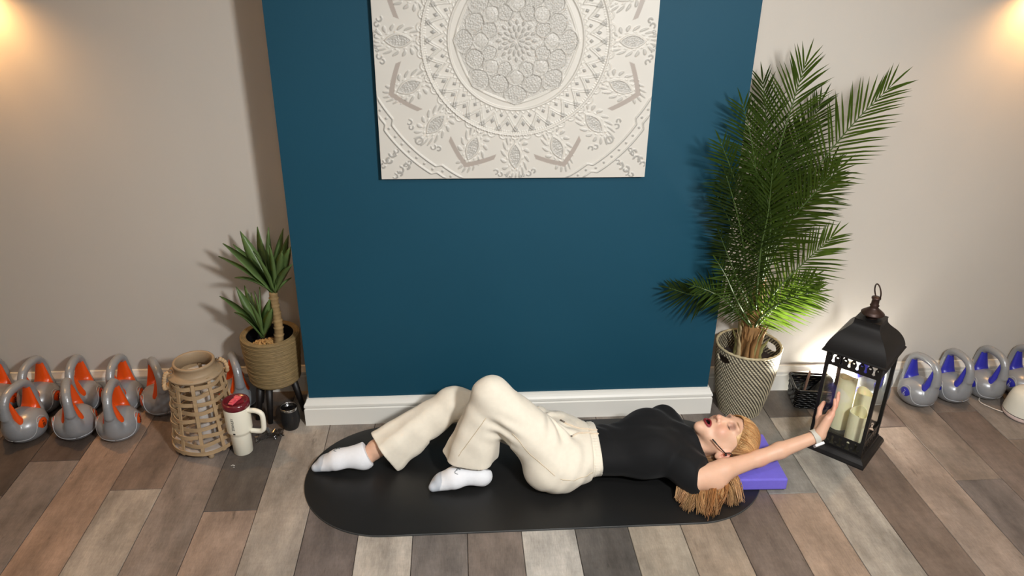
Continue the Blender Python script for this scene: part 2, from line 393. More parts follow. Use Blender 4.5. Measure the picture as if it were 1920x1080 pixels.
# ------------------------------------------------------------------ raised mandala wall panel
def mandala():
    HW = 0.505; CX, CZ, YB = 0.2225, 1.627, CHY
    e = tag(empty('wall_art', (CX, YB, CZ)), 'large square ivory canvas with raised glittering mandala on teal wall', 'wall art')
    G().box((-HW, -0.032, -HW), (HW, 0, HW)).obj('canvas_frame', mat('canvas_side', (216, 210, 200), 0.7, noise=0.03), e, bevel=0.002)
    n = 506
    u = np.linspace(-HW, HW, n); X, Z = np.meshgrid(u, u, indexing='ij')
    r = np.hypot(X, Z); th = np.arctan2(X, -Z)          # 0 = straight down
    H = np.zeros_like(r); Gm = np.zeros_like(r)          # height in mm, silver-grey mask
    def ss(a, b, x): t = np.clip((x-a)/(b-a), 0, 1); return t*t*(3-2*t)
    def line(d, w): return 1-ss(w*0.45, w, np.abs(d))
    def fold(m, off=0.0):
        p = 2*np.pi/m; return (th-off+p/2) % p-p/2
    def petal(m, off, rc, lr, wt, sharp=1.0):
        """almond cell: value <1 inside; local radial v, tangential w"""
        a = fold(m, off); w = a*rc*np.ones_like(r); w = r*np.sin(a); v = r*np.cos(a)-rc
        lim = wt*np.clip(1-(np.abs(v)/lr)**2, 0, 1)**sharp
        return np.abs(w)-lim, v, w, np.abs(v) < lr
    # --- centre rosette
    for m, off, rc, lr, wt in ((8, 0, 0.020, 0.014, 0.006), (16, 0.2, 0.042, 0.013, 0.0055), (16, 0.0, 0.064, 0.011, 0.006)):
        d, v, w, ok = petal(m, off, rc, lr, wt)
        H += np.where(ok, 2.6*(1-ss(-0.004, 0.0005, d)), 0); Gm = np.maximum(Gm, np.where(ok, 1-ss(-0.002, 0.0015, d), 0)*0.6)
    for m, off, rc, lr, wt, hh, inner in ((8, np.pi/8, 0.105, 0.030, 0.030, 3.0, 0), (8, 0, 0.128, 0.030, 0.034, 3.4, 1), (8, np.pi/8, 0.160, 0.034, 0.040, 3.0, 0), (8, 0, 0.188, 0.036, 0.044, 2.6, 0)):
        d, v, w, ok = petal(m, off, rc, lr, wt, 0.8)
        ins = np.where(ok, 1-ss(-0.003, 0.001, d), 0)
        H = np.where(ins > 0.05, H*0.35, H)
        H += hh*np.where(ok, line(d+0.002, 0.0055), 0) + (2.4 if inner else 1.4)*np.where(ok, 1-ss(-0.022, -0.004, d), 0)
        if not inner:
            H += np.where(ok & (d < -0.006), 1.3*np.sin(v*380+2.2*np.sin(w*300))*np.sin(w*340+2.2*np.sin(v*260)), 0); Gm = np.maximum(Gm, np.where(ok & (d < -0.004), 0.42, 0))
        # beaded outer rim
        H += np.where((np.abs(d-0.0055) < 0.0035) & (np.abs(v) < lr*1.12), 1.6*np.clip(np.sin(v*900+w*500), 0, 1), 0)
    zone1 = r < 0.205
    spark = np.sin(X*1375+np.sin(Z*911)*2)*np.sin(Z*1291+np.sin(X*733)*2)
    H += np.where(zone1, 0.8*np.clip(spark, 0, 1), 0); Gm = np.maximum(Gm, np.where(zone1, 0.34+0.25*spark, 0))
    sc = 0.222-0.010*np.abs(np.sin(th*4+0.0))**0.8
    H += 2.4*line(r-sc, 0.005)
    H += 4.2*line(r-0.243, 0.0055)
    # --- zig-zag ring
    ring = (r > 0.246) & (r < 0.333)
    m = 32; a = fold(m)/(2*np.pi/m)                    # -0.5..0.5
    tri = np.abs(a)*2                                   # 0 centre ..1 edge
    H += np.where((r > 0.246) & (r < 0.262), 2.2*line(r-(0.248+0.012*np.abs(fold(80)/(2*np.pi/80))*2), 0.0030), 0)
    zz = 0.322-0.046*tri
    for k, dlt in enumerate((0.0, -0.0115)): H += np.where(ring, 3.0*line(r-(zz+dlt), 0.0050), 0)
    dd = np.abs(r-0.296)/0.0120+np.abs(fold(m, np.pi/m)*0.296)/0.0080; dd = np.minimum(dd, np.abs(r-0.2685)/0.0085+np.abs(fold(m)*0.2685)/0.0075)
    H += np.where(ring, 2.4*(1-ss(0.6, 1.1, dd)), 0); Gm = np.maximum(Gm, np.where(ring, (1-ss(0.8, 1.1, dd))*0.9, 0))
    t2 = (r-0.3085)/0.016+np.abs(fold(m)*0.31)/0.0125*1.0
    tin = (r > 0.302) & (r < 0.327) & (np.abs(fold(m)*r) < (r-0.2995)*0.55)
    H += np.where(tin, 1.5+0.9*np.clip(np.sin(X*1500)*np.sin(Z*1500), -0.3, 1), 0); Gm = np.maximum(Gm, np.where(tin, 0.55, 0))
    H += np.where((np.abs(r-0.3275) < 0.004), 1.6*np.clip(np.cos(th*240), 0, 1), 0)
    H += 4.2*line(r-0.337, 0.0055)
    # scallops outside the ring
    sa = fold(48); H += np.where((r > 0.339) & (r < 0.358), 2.0*line(np.hypot(sa*0.342, r-0.340)-0.0145, 0.0036)+1.6*line(np.hypot(sa*0.342, r-0.340)-0.006, 0.0036), 0)
    # --- sixteen almond "eyes" with dots and flame petals
    A = fold(16); w = r*np.sin(A); v = r*np.cos(A)-0.418
    lim = 0.0225*np.clip(1-(np.abs(v)/0.047)**2, 0, 1); d = np.abs(w)-lim; ok = np.abs(v) < 0.047
    H += np.where(np.abs(v) < 0.052, 3.2*line(np.where(ok, d, np.hypot(w, np.abs(v)-0.047))+0.001, 0.0045), 0)
    H += np.where(ok & (d < -0.004), 1.2+1.5*np.clip(np.sin(v*400+2*np.sin(w*330))*np.sin(w*420+0.8+2*np.sin(v*210)), -0.3, 1), 0); Gm = np.maximum(Gm, np.where(ok & (d < -0.003), 0.5, 0))
    ang = np.arctan2(w*1.9, v); rr = np.hypot(w*1.9, v)
    ph = (ang*11/np.pi) % 2-1
    dots = (rr > 0.052) & (rr < 0.060); H += np.where(dots, 1.8*np.clip(np.cos(ph*np.pi), 0, 1), 0)
    ph2 = ((ang+0.9*np.clip(rr-0.065, 0, 1)*6)*18/np.pi) % 2-1
    fl_ = (rr > 0.064) & (rr < 0.104) & (r > 0.350); fw = np.sin(np.clip((rr-0.064)/0.040, 0, 1)*np.pi)**0.7*0.62
    pet = np.where(fl_, 1-ss(0.45, 1.0, np.abs(ph2)/np.maximum(fw, 0.05)), 0); H += 2.2*pet; Gm = np.maximum(Gm, pet*0.45)
    # --- chevron brackets (flat taupe bands) round every other eye
    B = fold(8, np.pi/8); wb = r*np.sin(B); vb = r*np.cos(B)
    br = 0.490-0.62*np.abs(wb)-1.8*wb*wb; bd = vb-br
    bm_ = (1-ss(0.0098, 0.0118, np.abs(bd)))*(np.abs(wb) < 0.092)*(r < 0.53); H = H*(1-bm_)-0.8*bm_; taupe = bm_
    # --- corner bands with studs
    C4 = fold(4, np.pi/4); cr = 0.545+0.020*np.clip(np.abs(C4)-0.22, 0, 1)/0.3-0.016*ss(0.20, 0.24, np.abs(C4))
    inb = np.abs(C4) < 0.62
    for dl in (0, 0.034): H += np.where(inb, 3.0*line(r-cr-dl, 0.0045), 0); Gm = np.maximum(Gm, np.where(inb, line(r-cr-dl-0.002, 0.004), 0)*0.7)
    st = fold(96); sd = np.hypot(st*0.56, r-cr-0.017); H += np.where(inb, 2.2*(1-ss(0.003, 0.0055, sd)), 0); Gm = np.maximum(Gm, np.where(inb, 1-ss(0.0035, 0.0055, sd), 0)*0.8)
    # --- curls: short scrolls between the brackets, along the rim, and corner flowers
    def curl(cx, cz, s, rot, flip=1):
        nonlocal H, Gm
        x = (X-cx)*math.cos(rot)+(Z-cz)*math.sin(rot); z = (-(X-cx)*math.sin(rot)+(Z-cz)*math.cos(rot))*flip
        sel = (np.abs(x) < s*1.5) & (np.abs(z) < s*1.5)
        d1 = np.hypot(x-s*0.45, z-s*0.25)-s*0.36; d2 = np.hypot(x+s*0.5, z+s*0.1)-s*0.42
        a1 = np.arctan2(z-s*0.25, x-s*0.45); a2 = np.arctan2(z+s*0.1, x+s*0.5)
        l1 = line(d1, s*0.17)*(a1 > -1.7); l2 = line(d2, s*0.17)*(a2 < 1.6)*(a2 > -2.8); bl = 1-ss(s*0.12, s*0.2, np.hypot(x-s*0.75, z-s*0.1))
        q = np.where(sel, np.maximum(np.maximum(l1, l2), bl), 0); H = np.maximum(H, 2.2*q); Gm = np.maximum(Gm, q*0.8)
    for q in range(8):
        a0 = q*np.pi/4
        for off, rad, s in ((-0.13, 0.487, 0.020), (0.13, 0.487, 0.020), (-0.055, 0.497, 0.013), (0.055, 0.497, 0.013)):
            a = a0+off
            if q % 2 == 1 and abs(off) < 0.1: continue
            curl(rad*math.sin(a), -rad*math.cos(a), s, a, 1 if off > 0 else -1)
        if q % 2 == 1:
            a = a0; ccx, ccz = 0.505*math.sin(a), -0.505*math.cos(a); dd = np.hypot(X-ccx, Z-ccz); q2 = line(dd-0.013, 0.005); H = np.maximum(H, 2.2*q2); Gm = np.maximum(Gm, q2*0.7)
            for s_, k in ((0.028, 0.625), (0.022, 0.66), (0.016, 0.60)):
                for fl2 in (-1, 1): curl(k*math.sin(a+0.05*fl2), -k*math.cos(a+0.05*fl2), s_, a+fl2*0.9, fl2)
    edge = HW-np.maximum(np.abs(X), np.abs(Z)); H *= ss(0.002, 0.008, edge)
    H += 0.15*np.sin(X*40)*np.sin(Z*37)
    Hm = H*0.00175
    V = np.stack([X, -0.0325-np.maximum(Hm, -0.0008), Z], -1).reshape(-1, 3)
    idx = np.arange(n*n).reshape(n, n); F = np.stack([idx[:-1, :-1], idx[1:, :-1], idx[1:, 1:], idx[:-1, 1:]], -1).reshape(-1, 4)
    ivory = np.array(lin((203, 199, 190))); silver = np.array(lin((150, 148, 143))); tp = np.array(lin((165, 155, 146)))
    gm = np.clip(Gm, 0, 1)[..., None]; C = ivory*(1-gm)+silver*gm; C = C*(1-taupe[..., None])+tp*taupe[..., None]
    rel = meshobj('relief', V, F, None, e, True, C.reshape(-1, 3))
    m = mat('pearl_relief', (214, 206, 193), 0.42, 0.0, noise=0.02, nscale=8, attr='Col', spec=0.55)
    rel.data.materials.append(m)
mandala()
# ------------------------------------------------------------------ exercise mat
MT = 0.0065
def stadium(x0, x1, yc, hw, n=48):
    pts = []
    for k in range(n+1): a = -math.pi/2+math.pi*k/n; pts.append((x1-hw+hw*math.cos(a), yc+hw*math.sin(a)))
    for k in range(n+1): a = math.pi/2+math.pi*k/n; pts.append((x0+hw+hw*math.cos(a), yc+hw*math.sin(a)))
    return pts
def make_mat():
    P = stadium(-0.620, 1.210, 2.482, 0.338); n = len(P); cx, cy = 0.295, 2.482
    v = []; f = []
    for z, s in ((0.0, 0.0), (0.001, 0.0), (MT-0.0012, 0.0), (MT, 0.0014), (MT, 0.006)):
        for x, y in P:
            d = Vector((x-min(max(x, -0.282), 0.872), y-cy)); d.normalize(); v.append((x-d.x*s, y-d.y*s, z))
    for j in range(4):
        for i in range(n): f.append((j*n+i, j*n+(i+1) % n, (j+1)*n+(i+1) % n, (j+1)*n+i))
    f.append(tuple(range(n-1, -1, -1))); f.append(tuple(range(4*n, 5*n)))
    o = meshobj('exercise_mat', v, f, [mat('mat_black_rubber', (26, 26, 26), 0.42, noise=0.10, nscale=5, bump=0.05, bscale=400, spec=0.45), mat('mat_edge_grey', (58, 60, 60), 0.6)])
    o.data.polygons.foreach_set('material_index', [1]*(3*n)+[0]*n+[1, 0])
    tag(o, 'long black exercise mat with rounded ends under the reclining person', 'exercise mat')
make_mat()
# ------------------------------------------------------------------ foam block under the head
def make_block():
    g = G(); g.box((-0.105, -0.148, 0), (0.105, 0.148, 0.052)); o = g.obj('foam_block', mat('purple_foam', (114, 103, 212), 0.75, noise=0.04, nscale=60, bump=0.15, bscale=300), bevel=0.006, loc=(1.169, 2.458, MT)); o.rotation_euler[2] = -0.03
    tag(o, 'purple rectangular foam yoga block under the reclining person\'s head', 'yoga block')
make_block()

# ------------------------------------------------------------------ person
PB = MT
m_skin = mat('skin', (222, 178, 152), 0.48, attr='Col', noise=0.03, nscale=40, bump=0.06, bscale=500, sss=0.12)
m_trs = mat('cream_cotton_jersey', (233, 225, 208), 0.92, noise=0.03, nscale=60, bump=0.25, bscale=900, spec=0.15, sheen=0.15)
m_tee = mat('black_jersey', (17, 18, 20), 0.80, noise=0.08, nscale=30, bump=0.2, bscale=900, spec=0.25, sheen=0.05)
m_sock = mat('white_sock_knit', (236, 238, 242), 0.9, attr='Col', noise=0.02, nscale=80, bump=0.3, bscale=800, spec=0.15)
m_hair = mat('copper_blond_hair', (186, 124, 62), 0.42, attr='Col', noise=0.10, nscale=60, spec=0.5)
m_dark = mat('black_plastic', (18, 18, 19), 0.38, noise=0.03)
person = tag(empty('person', (0.5, 2.48, MT)), 'person in black top and cream wide trousers lying on the mat, one arm raised overhead', 'person')
def adopt(o):
    o.parent = person; o.matrix_parent_inverse = Matrix.Translation(-Vector((0.5, 2.48, MT))); return o

HC = Vector((1.054, 2.452, 0.150))   # head centre
W = np.array((1.402, 2.385, 0.205)); Fv = np.array((0.47, 0.25, 0.85)); Fv /= np.linalg.norm(Fv)
Tv = np.array((0.30, 0.80, -0.52)); Tv -= Fv*(Tv@Fv); Tv /= np.linalg.norm(Tv); Pv = np.cross(Fv, Tv); Pv *= (-1 if Pv[0] > 0 else 1)
EL = np.array((1.160, 2.358, 0.124)); SH = np.array((0.892, 2.294, 0.088))
def hand_pt(f, p, t): return W+Fv*f*1.10+Pv*p*1.08+Tv*t*1.04
def body_sdf():
    s = SDF((-0.56, 2.20, 0.0), (1.60, 2.78, 0.52), 0.003)
    # trunk (hidden by the clothes) and neck
    s.ell((0.42, 2.475, 0.105), (0.12, 0.145, 0.085), 0.03); s.cone((0.46, 2.475, 0.10), (0.72, 2.47, 0.11), 0.085, 0.095, 0.04, flat=(1, 1.3, 0.85))
    s.ell((0.76, 2.47, 0.112), (0.13, 0.135, 0.085), 0.04); s.cone((0.865, 2.335, 0.105), (0.865, 2.605, 0.105), 0.045, 0.045, 0.05)
    s.cone((0.845, 2.465, 0.105), (1.0, 2.463, 0.128), 0.060, 0.050, 0.03)
    s.cone((0.90, 2.43, 0.140), (1.015, 2.402, 0.142), 0.012, 0.014, 0.03)          # neck muscle
    # legs
    s.cone((0.40, 2.41, 0.10), (0.118, 2.46, 0.392), 0.075, 0.050, 0.03); s.cone((0.118, 2.46, 0.392), (0.062, 2.437, 0.085), 0.048, 0.031, 0.02); s.cone((0.062, 2.437, 0.085), (0.045, 2.425, 0.05), 0.033, 0.03, 0.02)
    s.cone((0.40, 2.55, 0.10), (-0.04, 2.65, 0.225), 0.075, 0.050, 0.03); s.cone((-0.04, 2.65, 0.225), (-0.345, 2.553, 0.083), 0.047, 0.034, 0.02); s.cone((-0.345, 2.553, 0.083), (-0.385, 2.535, 0.05), 0.034, 0.03, 0.02)
    s.ell((-0.328, 2.535, 0.088), (0.016, 0.016, 0.016), 0.02)                        # ankle bone
    # far arm, resting beside the trunk
    s.cone((0.86, 2.615, 0.10), (0.63, 2.606, 0.045), 0.040, 0.032, 0.03); s.cone((0.63, 2.606, 0.045), (0.455, 2.640, 0.034), 0.031, 0.022, 0.02); s.ell((0.395, 2.655, 0.026), (0.055, 0.034, 0.014), 0.02)
    for k in range(4): s.cone((0.35, 2.631+0.016*k, 0.024), (0.275+0.008*abs(k-1.5), 2.631+0.017*k, 0.019), 0.009, 0.007, 0.004)
    s.cone((0.415, 2.623, 0.028), (0.355, 2.606, 0.024), 0.011, 0.008, 0.006)
    # near arm raised overhead
    s.cone(SH, SH*0.55+EL*0.45, 0.048, 0.040, 0.03); s.cone(SH*0.55+EL*0.45, EL, 0.039, 0.0295, 0.02); s.ell((0.965, 2.292, 0.070), (0.050, 0.034, 0.034), 0.03)
    s.cone(EL, EL*0.66+W*0.34, 0.0295, 0.0310, 0.02); s.cone(EL*0.66+W*0.34, W, 0.0310, 0.0225, 0.015)
    # hand: palm slab, four fingers, thumb
    hp = hand_pt
    for t in (-0.024, -0.008, 0.008, 0.024):
        s.cone(hp(0.004, 0.0, t*0.62), hp(0.088, 0.004, t), 0.0165, 0.0125, 0.012)
    s.cone(hp(0.012, 0.012, 0.014), hp(0.060, 0.014, 0.034), 0.017, 0.012, 0.012); s.cone(hp(0.012, 0.010, -0.014), hp(0.066, 0.010, -0.026), 0.015, 0.011, 0.012)
    fing = [(-0.027, 0.060, 0.0074, 0.002, -0.004), (-0.009, 0.074, 0.0082, 0.000, -0.001), (0.009, 0.080, 0.0085, -0.001, 0.002), (0.027, 0.072, 0.0084, -0.004, 0.006)]
    for t, L, r_, cu, sp in fing:
        b0 = 0.084 if abs(t) < 0.02 else 0.078
        a = hp(b0, 0.003, t); k1 = hp(b0+L*0.45, 0.004+cu, t+sp*0.5); k2 = hp(b0+L*0.75, 0.009+cu*1.6, t+sp*0.8); k3 = hp(b0+L, 0.017+cu*2.0, t+sp)
        s.cone(a, k1, r_*1.14, r_, 0.004); s.cone(k1, k2, r_*1.02, r_*0.93, 0.003); s.cone(k2, k3, r_*0.95, r_*0.78, 0.003)
    tb = hp(0.018, 0.010, 0.026); t1 = hp(0.050, 0.026, 0.052); t2 = hp(0.080, 0.036, 0.064); t3 = hp(0.106, 0.034, 0.072)
    s.cone(tb, t1, 0.0165, 0.0125, 0.012); s.cone(t1, t2, 0.0118, 0.0100, 0.004); s.cone(t2, t3, 0.0102, 0.0080, 0.003)
    # head -------------------------------------------------------------
    X, Yc, Z = HC
    def h(u, f, l): return (X+u*1.05, Yc-l*1.04, Z+f*1.04)      # up the head, out of the face, towards the left ear
    s.ell(h(0.020, 0.0, 0), (0.102, 0.076, 0.094), 0.01); s.ell(h(-0.035, 0.022, 0), (0.075, 0.060, 0.068), 0.03)
    s.cone(h(-0.085, 0.045, 0.030), h(-0.028, 0.000, 0.060), 0.014, 0.014, 0.03); s.cone(h(-0.085, 0.045, -0.030), h(-0.028, 0.000, -0.060), 0.014, 0.014, 0.03)
    s.ell(h(-0.112, 0.062, 0), (0.020, 0.021, 0.021), 0.026)                                      # chin
    s.ell(h(-0.078, 0.062, 0), (0.028, 0.030, 0.022), 0.022)                                      # mouth mound
    for q in (1, -1):
        s.ell(h(-0.035, 0.058, 0.037*q), (0.024, 0.021, 0.024), 0.022)                            # cheek
        s.ell(h(0.022, 0.075, 0.030*q), (0.010, 0.026, 0.014), 0.016)                             # brow ridge
        s.ell(h(0.000, 0.084, 0.031*q), (0.013, 0.018, 0.014), 0.012, '-')                        # socket
        s.ell(h(0.000, 0.0655, 0.031*q), (0.0125, 0.0155, 0.0130), 0.004)                         # eyelid
    s.cone(h(0.012, 0.080, 0), h(-0.036, 0.102, 0), 0.0085, 0.0105, 0.012); s.ell(h(-0.041, 0.104, 0), (0.0105, 0.0115, 0.0095), 0.006)
    for q in (1, -1): s.ell(h(-0.042, 0.091, 0.0125*q), (0.0085, 0.0070, 0.0090), 0.006); s.ell(h(-0.050, 0.092, 0.0068*q), (0.0030, 0.0036, 0.0060), 0.002, '-')
    # open mouth with lips
    for k in range(16):
        a0, a1 = 2*math.pi*k/16, 2*math.pi*(k+1)/16
        P_ = lambda a: h(-0.081+0.0098*math.cos(a), 0.0885-0.007*abs(math.sin(a))**2, 0.0205*math.sin(a))
        rr = 0.0042 if math.cos((a0+a1)/2) < 0 else 0.0034
        s.cone(P_(a0), P_(a1), rr, rr, 0.003)
    s.ell(h(-0.081, 0.086, 0), (0.0078, 0.0178, 0.022), 0.003, '-')
    # ears
    for q in (1, -1):
        s.ell(h(-0.032, -0.014, 0.074*q), (0.035, 0.014, 0.022), 0.006, R=[[0.94, 0, 0.34], [0, 1, 0], [-0.34, 0, 0.94]]); s.ell(h(-0.026, -0.012, 0.084*q), (0.018, 0.009, 0.0095), 0.004, '-')
    return s
def skin_col(p):
    C = np.tile(np.array(lin((220, 177, 150))), (len(p), 1)); X, Yc, Z = HC
    u, f, l = (p[:, 0]-X)/1.05, (p[:, 2]-Z)/1.04, -(p[:, 1]-Yc)/1.04
    def blend(w, c):
        nonlocal C
        w = np.clip(w, 0, 1)[:, None]; C = C*(1-w)+np.array(lin(c))*w
    def blob(cu, cf, cl, ru, rf, rl, soft=0.5): d = np.sqrt(((u-cu)/ru)**2+((f-cf)/rf)**2+((l-cl)/rl)**2); return (1-d)/soft
    face = (u > -0.14) & (u < 0.12)
    for q in (1, -1):
        blend(0.35*np.clip(blob(-0.040, 0.072, 0.040*q, 0.035, 0.05, 0.03), 0, 1)*face, (214, 140, 118))
        blend(0.80*np.clip(blob(0.003, 0.085, 0.031*q, 0.017, 0.04, 0.021), 0, 1)*face, (150, 112, 100))     # shadowed lid make-up
        blend(0.9*np.clip(blob(-0.0085, 0.080, 0.031*q, 0.0035, 0.03, 0.016, 0.4), 0, 1)*face, (62, 44, 40))    # lashes
        blend(0.85*np.clip(blob(0.026-0.0, 0.085, 0.032*q, 0.0050, 0.04, 0.019, 0.5), 0, 1)*face, (140, 96, 62)) # brows
        blend(0.55*np.clip(blob(-0.028, -0.010, 0.080*q, 0.03, 0.02, 0.014), 0, 1)*face, (216, 132, 122))
    blend(0.30*np.clip(blob(-0.041, 0.104, 0, 0.014, 0.02, 0.016), 0, 1)*face, (218, 140, 120))
    dm = np.sqrt(((u+0.081)/0.0112)**2+(l/0.0210)**2)
    blend(np.clip((1.38-dm)/0.15, 0, 1)*(f > 0.068)*face, (132, 34, 42)); blend(np.clip((0.75-dm)/0.2, 0, 1)*(f > 0.05)*(f < 0.094)*face, (60, 10, 14)); blend(((dm < 1.0) & (f < 0.0835) & (f > 0.05)).astype(float)*face, (26, 6, 8))
    # hand: pinker finger pads and knuckles
    d = p-W; ff = d@Fv; sel = (np.linalg.norm(d, axis=1) < 0.22) & (p[:, 0] > 1.38) & (ff > 0.0)
    blend(np.where(sel, 0.45*np.clip((ff-0.03)/0.10, 0, 1), 0), (226, 148, 128))
    eb = np.linalg.norm(p-(EL+np.array((0.01, -0.03, 0.0))), axis=1); blend(0.30*np.clip((0.03-eb)/0.02, 0, 1), (214, 138, 118))
    return C
adopt(body_sdf().obj('body', m_skin, None, skin_col, relax=1))

# trousers ------------------------------------------------------------
NK, NA = np.array((0.116, 2.462, 0.388)), np.array((0.046, 2.447, 0.085))
FK, FA = np.array((-0.030, 2.652, 0.228)), np.array((-0.300, 2.562, 0.070))
def trouser_sdf():
    s = SDF((-0.42, 2.22, 0.004), (0.60, 2.80, 0.52), 0.0035)
    # seat and hips
    s.ell((0.415, 2.475, 0.105), (0.135, 0.168, 0.096), 0.03); s.cone((0.40, 2.475, 0.106), (0.545, 2.475, 0.106), 0.102, 0.096, 0.04, flat=(1, 1.38, 0.96))
    s.ell((0.345, 2.375, 0.085), (0.105, 0.085, 0.078), 0.05); s.ell((0.345, 2.575, 0.085), (0.105, 0.085, 0.078), 0.05)
    # near leg
    s.cone((0.375, 2.405, 0.110), NK, 0.108, 0.066, 0.045, bulge=0.006)
    s.cone(NK, (0.022, 2.455, 0.060), 0.066, 0.108, 0.030, flat=(1.02, 0.92, 1))
    # far leg
    s.cone((0.375, 2.555, 0.110), FK, 0.104, 0.064, 0.045)
    ax = (FA-FK)/np.linalg.norm(FA-FK)
    s.cone(FK, FA+ax*0.06, 0.064, 0.099, 0.028, flat=(1, 0.92, 1))
    # folds -----------------------------------------------------------
    s.cone((0.315, 2.475, 0.232), (0.380, 2.420, 0.200), 0.010, 0.004, 0.025, '-')
    def leg_folds(K, A, n, amp, tw, ph):
        ax_ = (A-K)/np.linalg.norm(A-K); L_ = np.linalg.norm(A-K); u_ = np.cross(ax_, (0, 1, 0)); u_ /= np.linalg.norm(u_); v_ = np.cross(ax_, u_)
        def f(x, y, z):
            dx, dy, dz = x-K[0], y-K[1], z-K[2]; t = (dx*ax_[0]+dy*ax_[1]+dz*ax_[2])/L_; a_ = dx*u_[0]+dy*u_[1]+dz*u_[2]; b_ = dx*v_[0]+dy*v_[1]+dz*v_[2]
            phi = np.arctan2(b_, a_); rad_ = np.sqrt(a_*a_+b_*b_); w = np.clip((t-0.10)/0.7, 0, 1)*(t < 1.5)*(rad_ < 0.14)
            q = np.sin(n*phi+tw*t+ph+0.7*np.sin(2*phi)); return -amp*w*(np.abs(q)**0.8*np.sign(q))
        return f
    s.disp(leg_folds(NK, np.array((0.022, 2.455, 0.06)), 5, 0.0060, 2.2, 0.6)); s.disp(leg_folds(FK, FA, 5, 0.0060, 2.0, 2.0))
    def groin(cx, cy, a0, amp, k):
        def f(x, y, z):
            dx, dy = x-cx, (y-cy); rr_ = np.sqrt(dx*dx+dy*dy+1e-9); th_ = np.arctan2(dy, dx)-a0; m = np.exp(-((rr_-0.085)/0.050)**2)*np.exp(-(th_/0.9)**2)*np.clip((z-0.11)/0.06, 0, 1)
            q = np.sin(k*th_+9*rr_); return -amp*m*q
        return f
    s.disp(groin(0.325, 2.465, -0.75, 0.0075, 11)); s.disp(groin(0.30, 2.520, 1.25, 0.0105, 8))
    # bunched cloth behind the near knee
    def bunch(x, y, z):
        d_ = np.sqrt((x-0.165)**2+(y-2.39)**2+(z-0.28)**2); return -0.006*np.exp(-(d_/0.06)**2)*np.sin((x*0.5+z)*115)
    s.disp(bunch)
    def wr(x, y, z):
        f1 = 0.0022*np.sin(x*52+y*31+z*18)*np.sin(z*41-y*22+1.3)
        f2 = 0.0016*np.sin(x*95-z*60+y*20+2.0)*np.clip((x-0.25)/0.1, 0, 1)
        f3 = 0.0030*np.sin((x*0.6+y*0.8)*70+z*8)*np.clip((0.30-z)/0.2, 0, 1)*np.clip((0.20-x)/0.1, 0, 1)
        return f1+f2+f3
    s.disp(wr)
    # gathered waistband: fine ribs around x = 0.50..0.55
    s.disp(lambda x, y, z: np.where((x > 0.505) & (x < 0.56), 0.0035+0.0010*np.sin(np.arctan2(z-0.106, (y-2.475)*0.72)*60), 0)+np.where(np.abs(x-0.505) < 0.003, 0.004, 0)-np.where(np.abs(x-0.527) < 0.003, 0.0015, 0))
    s.plane((0.552, 0, 0), (1, 0.0, 0.08))
    # hems: cut and hollow
    n1 = np.array((-0.10, -0.02, -1.0)); n1 /= np.linalg.norm(n1)
    def cut(p, n, c, rad, h=0.16):
        sl, (x, y, z) = s.loc(np.array(c)-rad, np.array(c)+rad)
        d = (x-p[0])*n[0]+(y-p[1])*n[1]+(z-p[2])*n[2]; s.put(sl, (-d).astype(np.float32)+np.zeros_like(s.D[sl]), 0.004, '-')
    cut((0.03, 2.452, 0.108), n1, (0.015, 2.44, 0.035), 0.140)
    # ... only the near shin: keep the seat out of that box
    n2 = ax; cut(FA+ax*0.012, n2, FA+ax*0.10, 0.125)
    s.cone(NK*0.45+np.array((0.022, 2.455, 0.06))*0.55, (0.020, 2.455, 0.05), 0.064, 0.0920, 0.004, '-', flat=(1.02, 0.92, 1)); s.cone(FK*0.45+(FA+ax*0.06)*0.55, FA+ax*0.07, 0.058, 0.0850, 0.004, '-', flat=(1, 0.92, 1))
    s.plane((0, 0, MT+0.001), (0, 0, -1), 0.01)
    return s
adopt(trouser_sdf().obj('trousers', m_trs, None, None, relax=2))
trs = person.children[-1]
dg = bpy.context.evaluated_depsgraph_get(); dg.update()
from mathutils.bvhtree import BVHTree
def bvh_of(o): me = o.data; return BVHTree.FromPolygons([v.co.copy() for v in me.vertices], [tuple(p.vertices) for p in me.polygons])
bt = bvh_of(trs)
def drape(pts, off=0.001):
    out = []
    for p in pts:
        h_ = bt.find_nearest(Vector(p)); out.append(h_[0]+h_[1]*off if h_[0] is not None else Vector(p))
    return out
def sub(o, par):       # sub-part in world coordinates under a part of the person
    o.parent = par; o.matrix_parent_inverse = par.matrix_parent_inverse.copy() if par.parent is person else Matrix.Identity(4); return o
m_cord = mat('cream_cotton_cord', (222, 205, 182), 0.9)
def child_of(o, par):
    o.parent = par; o.matrix_parent_inverse = Matrix.Identity(4); return o
for ctrl in (((0.546, 2.475, 0.205), (0.50, 2.475, 0.208), (0.44, 2.485, 0.206), (0.405, 2.50, 0.203)), ((0.548, 2.455, 0.204), (0.50, 2.452, 0.206), (0.45, 2.440, 0.203), (0.420, 2.415, 0.197))):
    P_ = drape(spline(ctrl, 18), 0.0025); g = G().tube(P_, 0.0032, 6); o = g.obj('drawstring', m_cord, trs, True)
    g = G().tube([P_[-1], P_[-1]+(P_[-1]-P_[-3]).normalized()*0.020], 0.0034, 6); g.obj('cord_tip', mat('cord_tip_grey', (120, 110, 100), 0.4, 0.5), trs, True)
for ctrl in (((0.505, 2.325, 0.105), (0.44, 2.318, 0.105), (0.36, 2.315, 0.12), (0.27, 2.36, 0.20), (0.20, 2.375, 0.28)), ((0.085, 2.36, 0.33), (0.02, 2.355, 0.24), (-0.02, 2.36, 0.17))):
    G().tube(drape(spline(ctrl, 30), 0.0004), 0.0013, 5).obj('seam', mat('trouser_seam', (205, 188, 160), 0.9), trs, True)

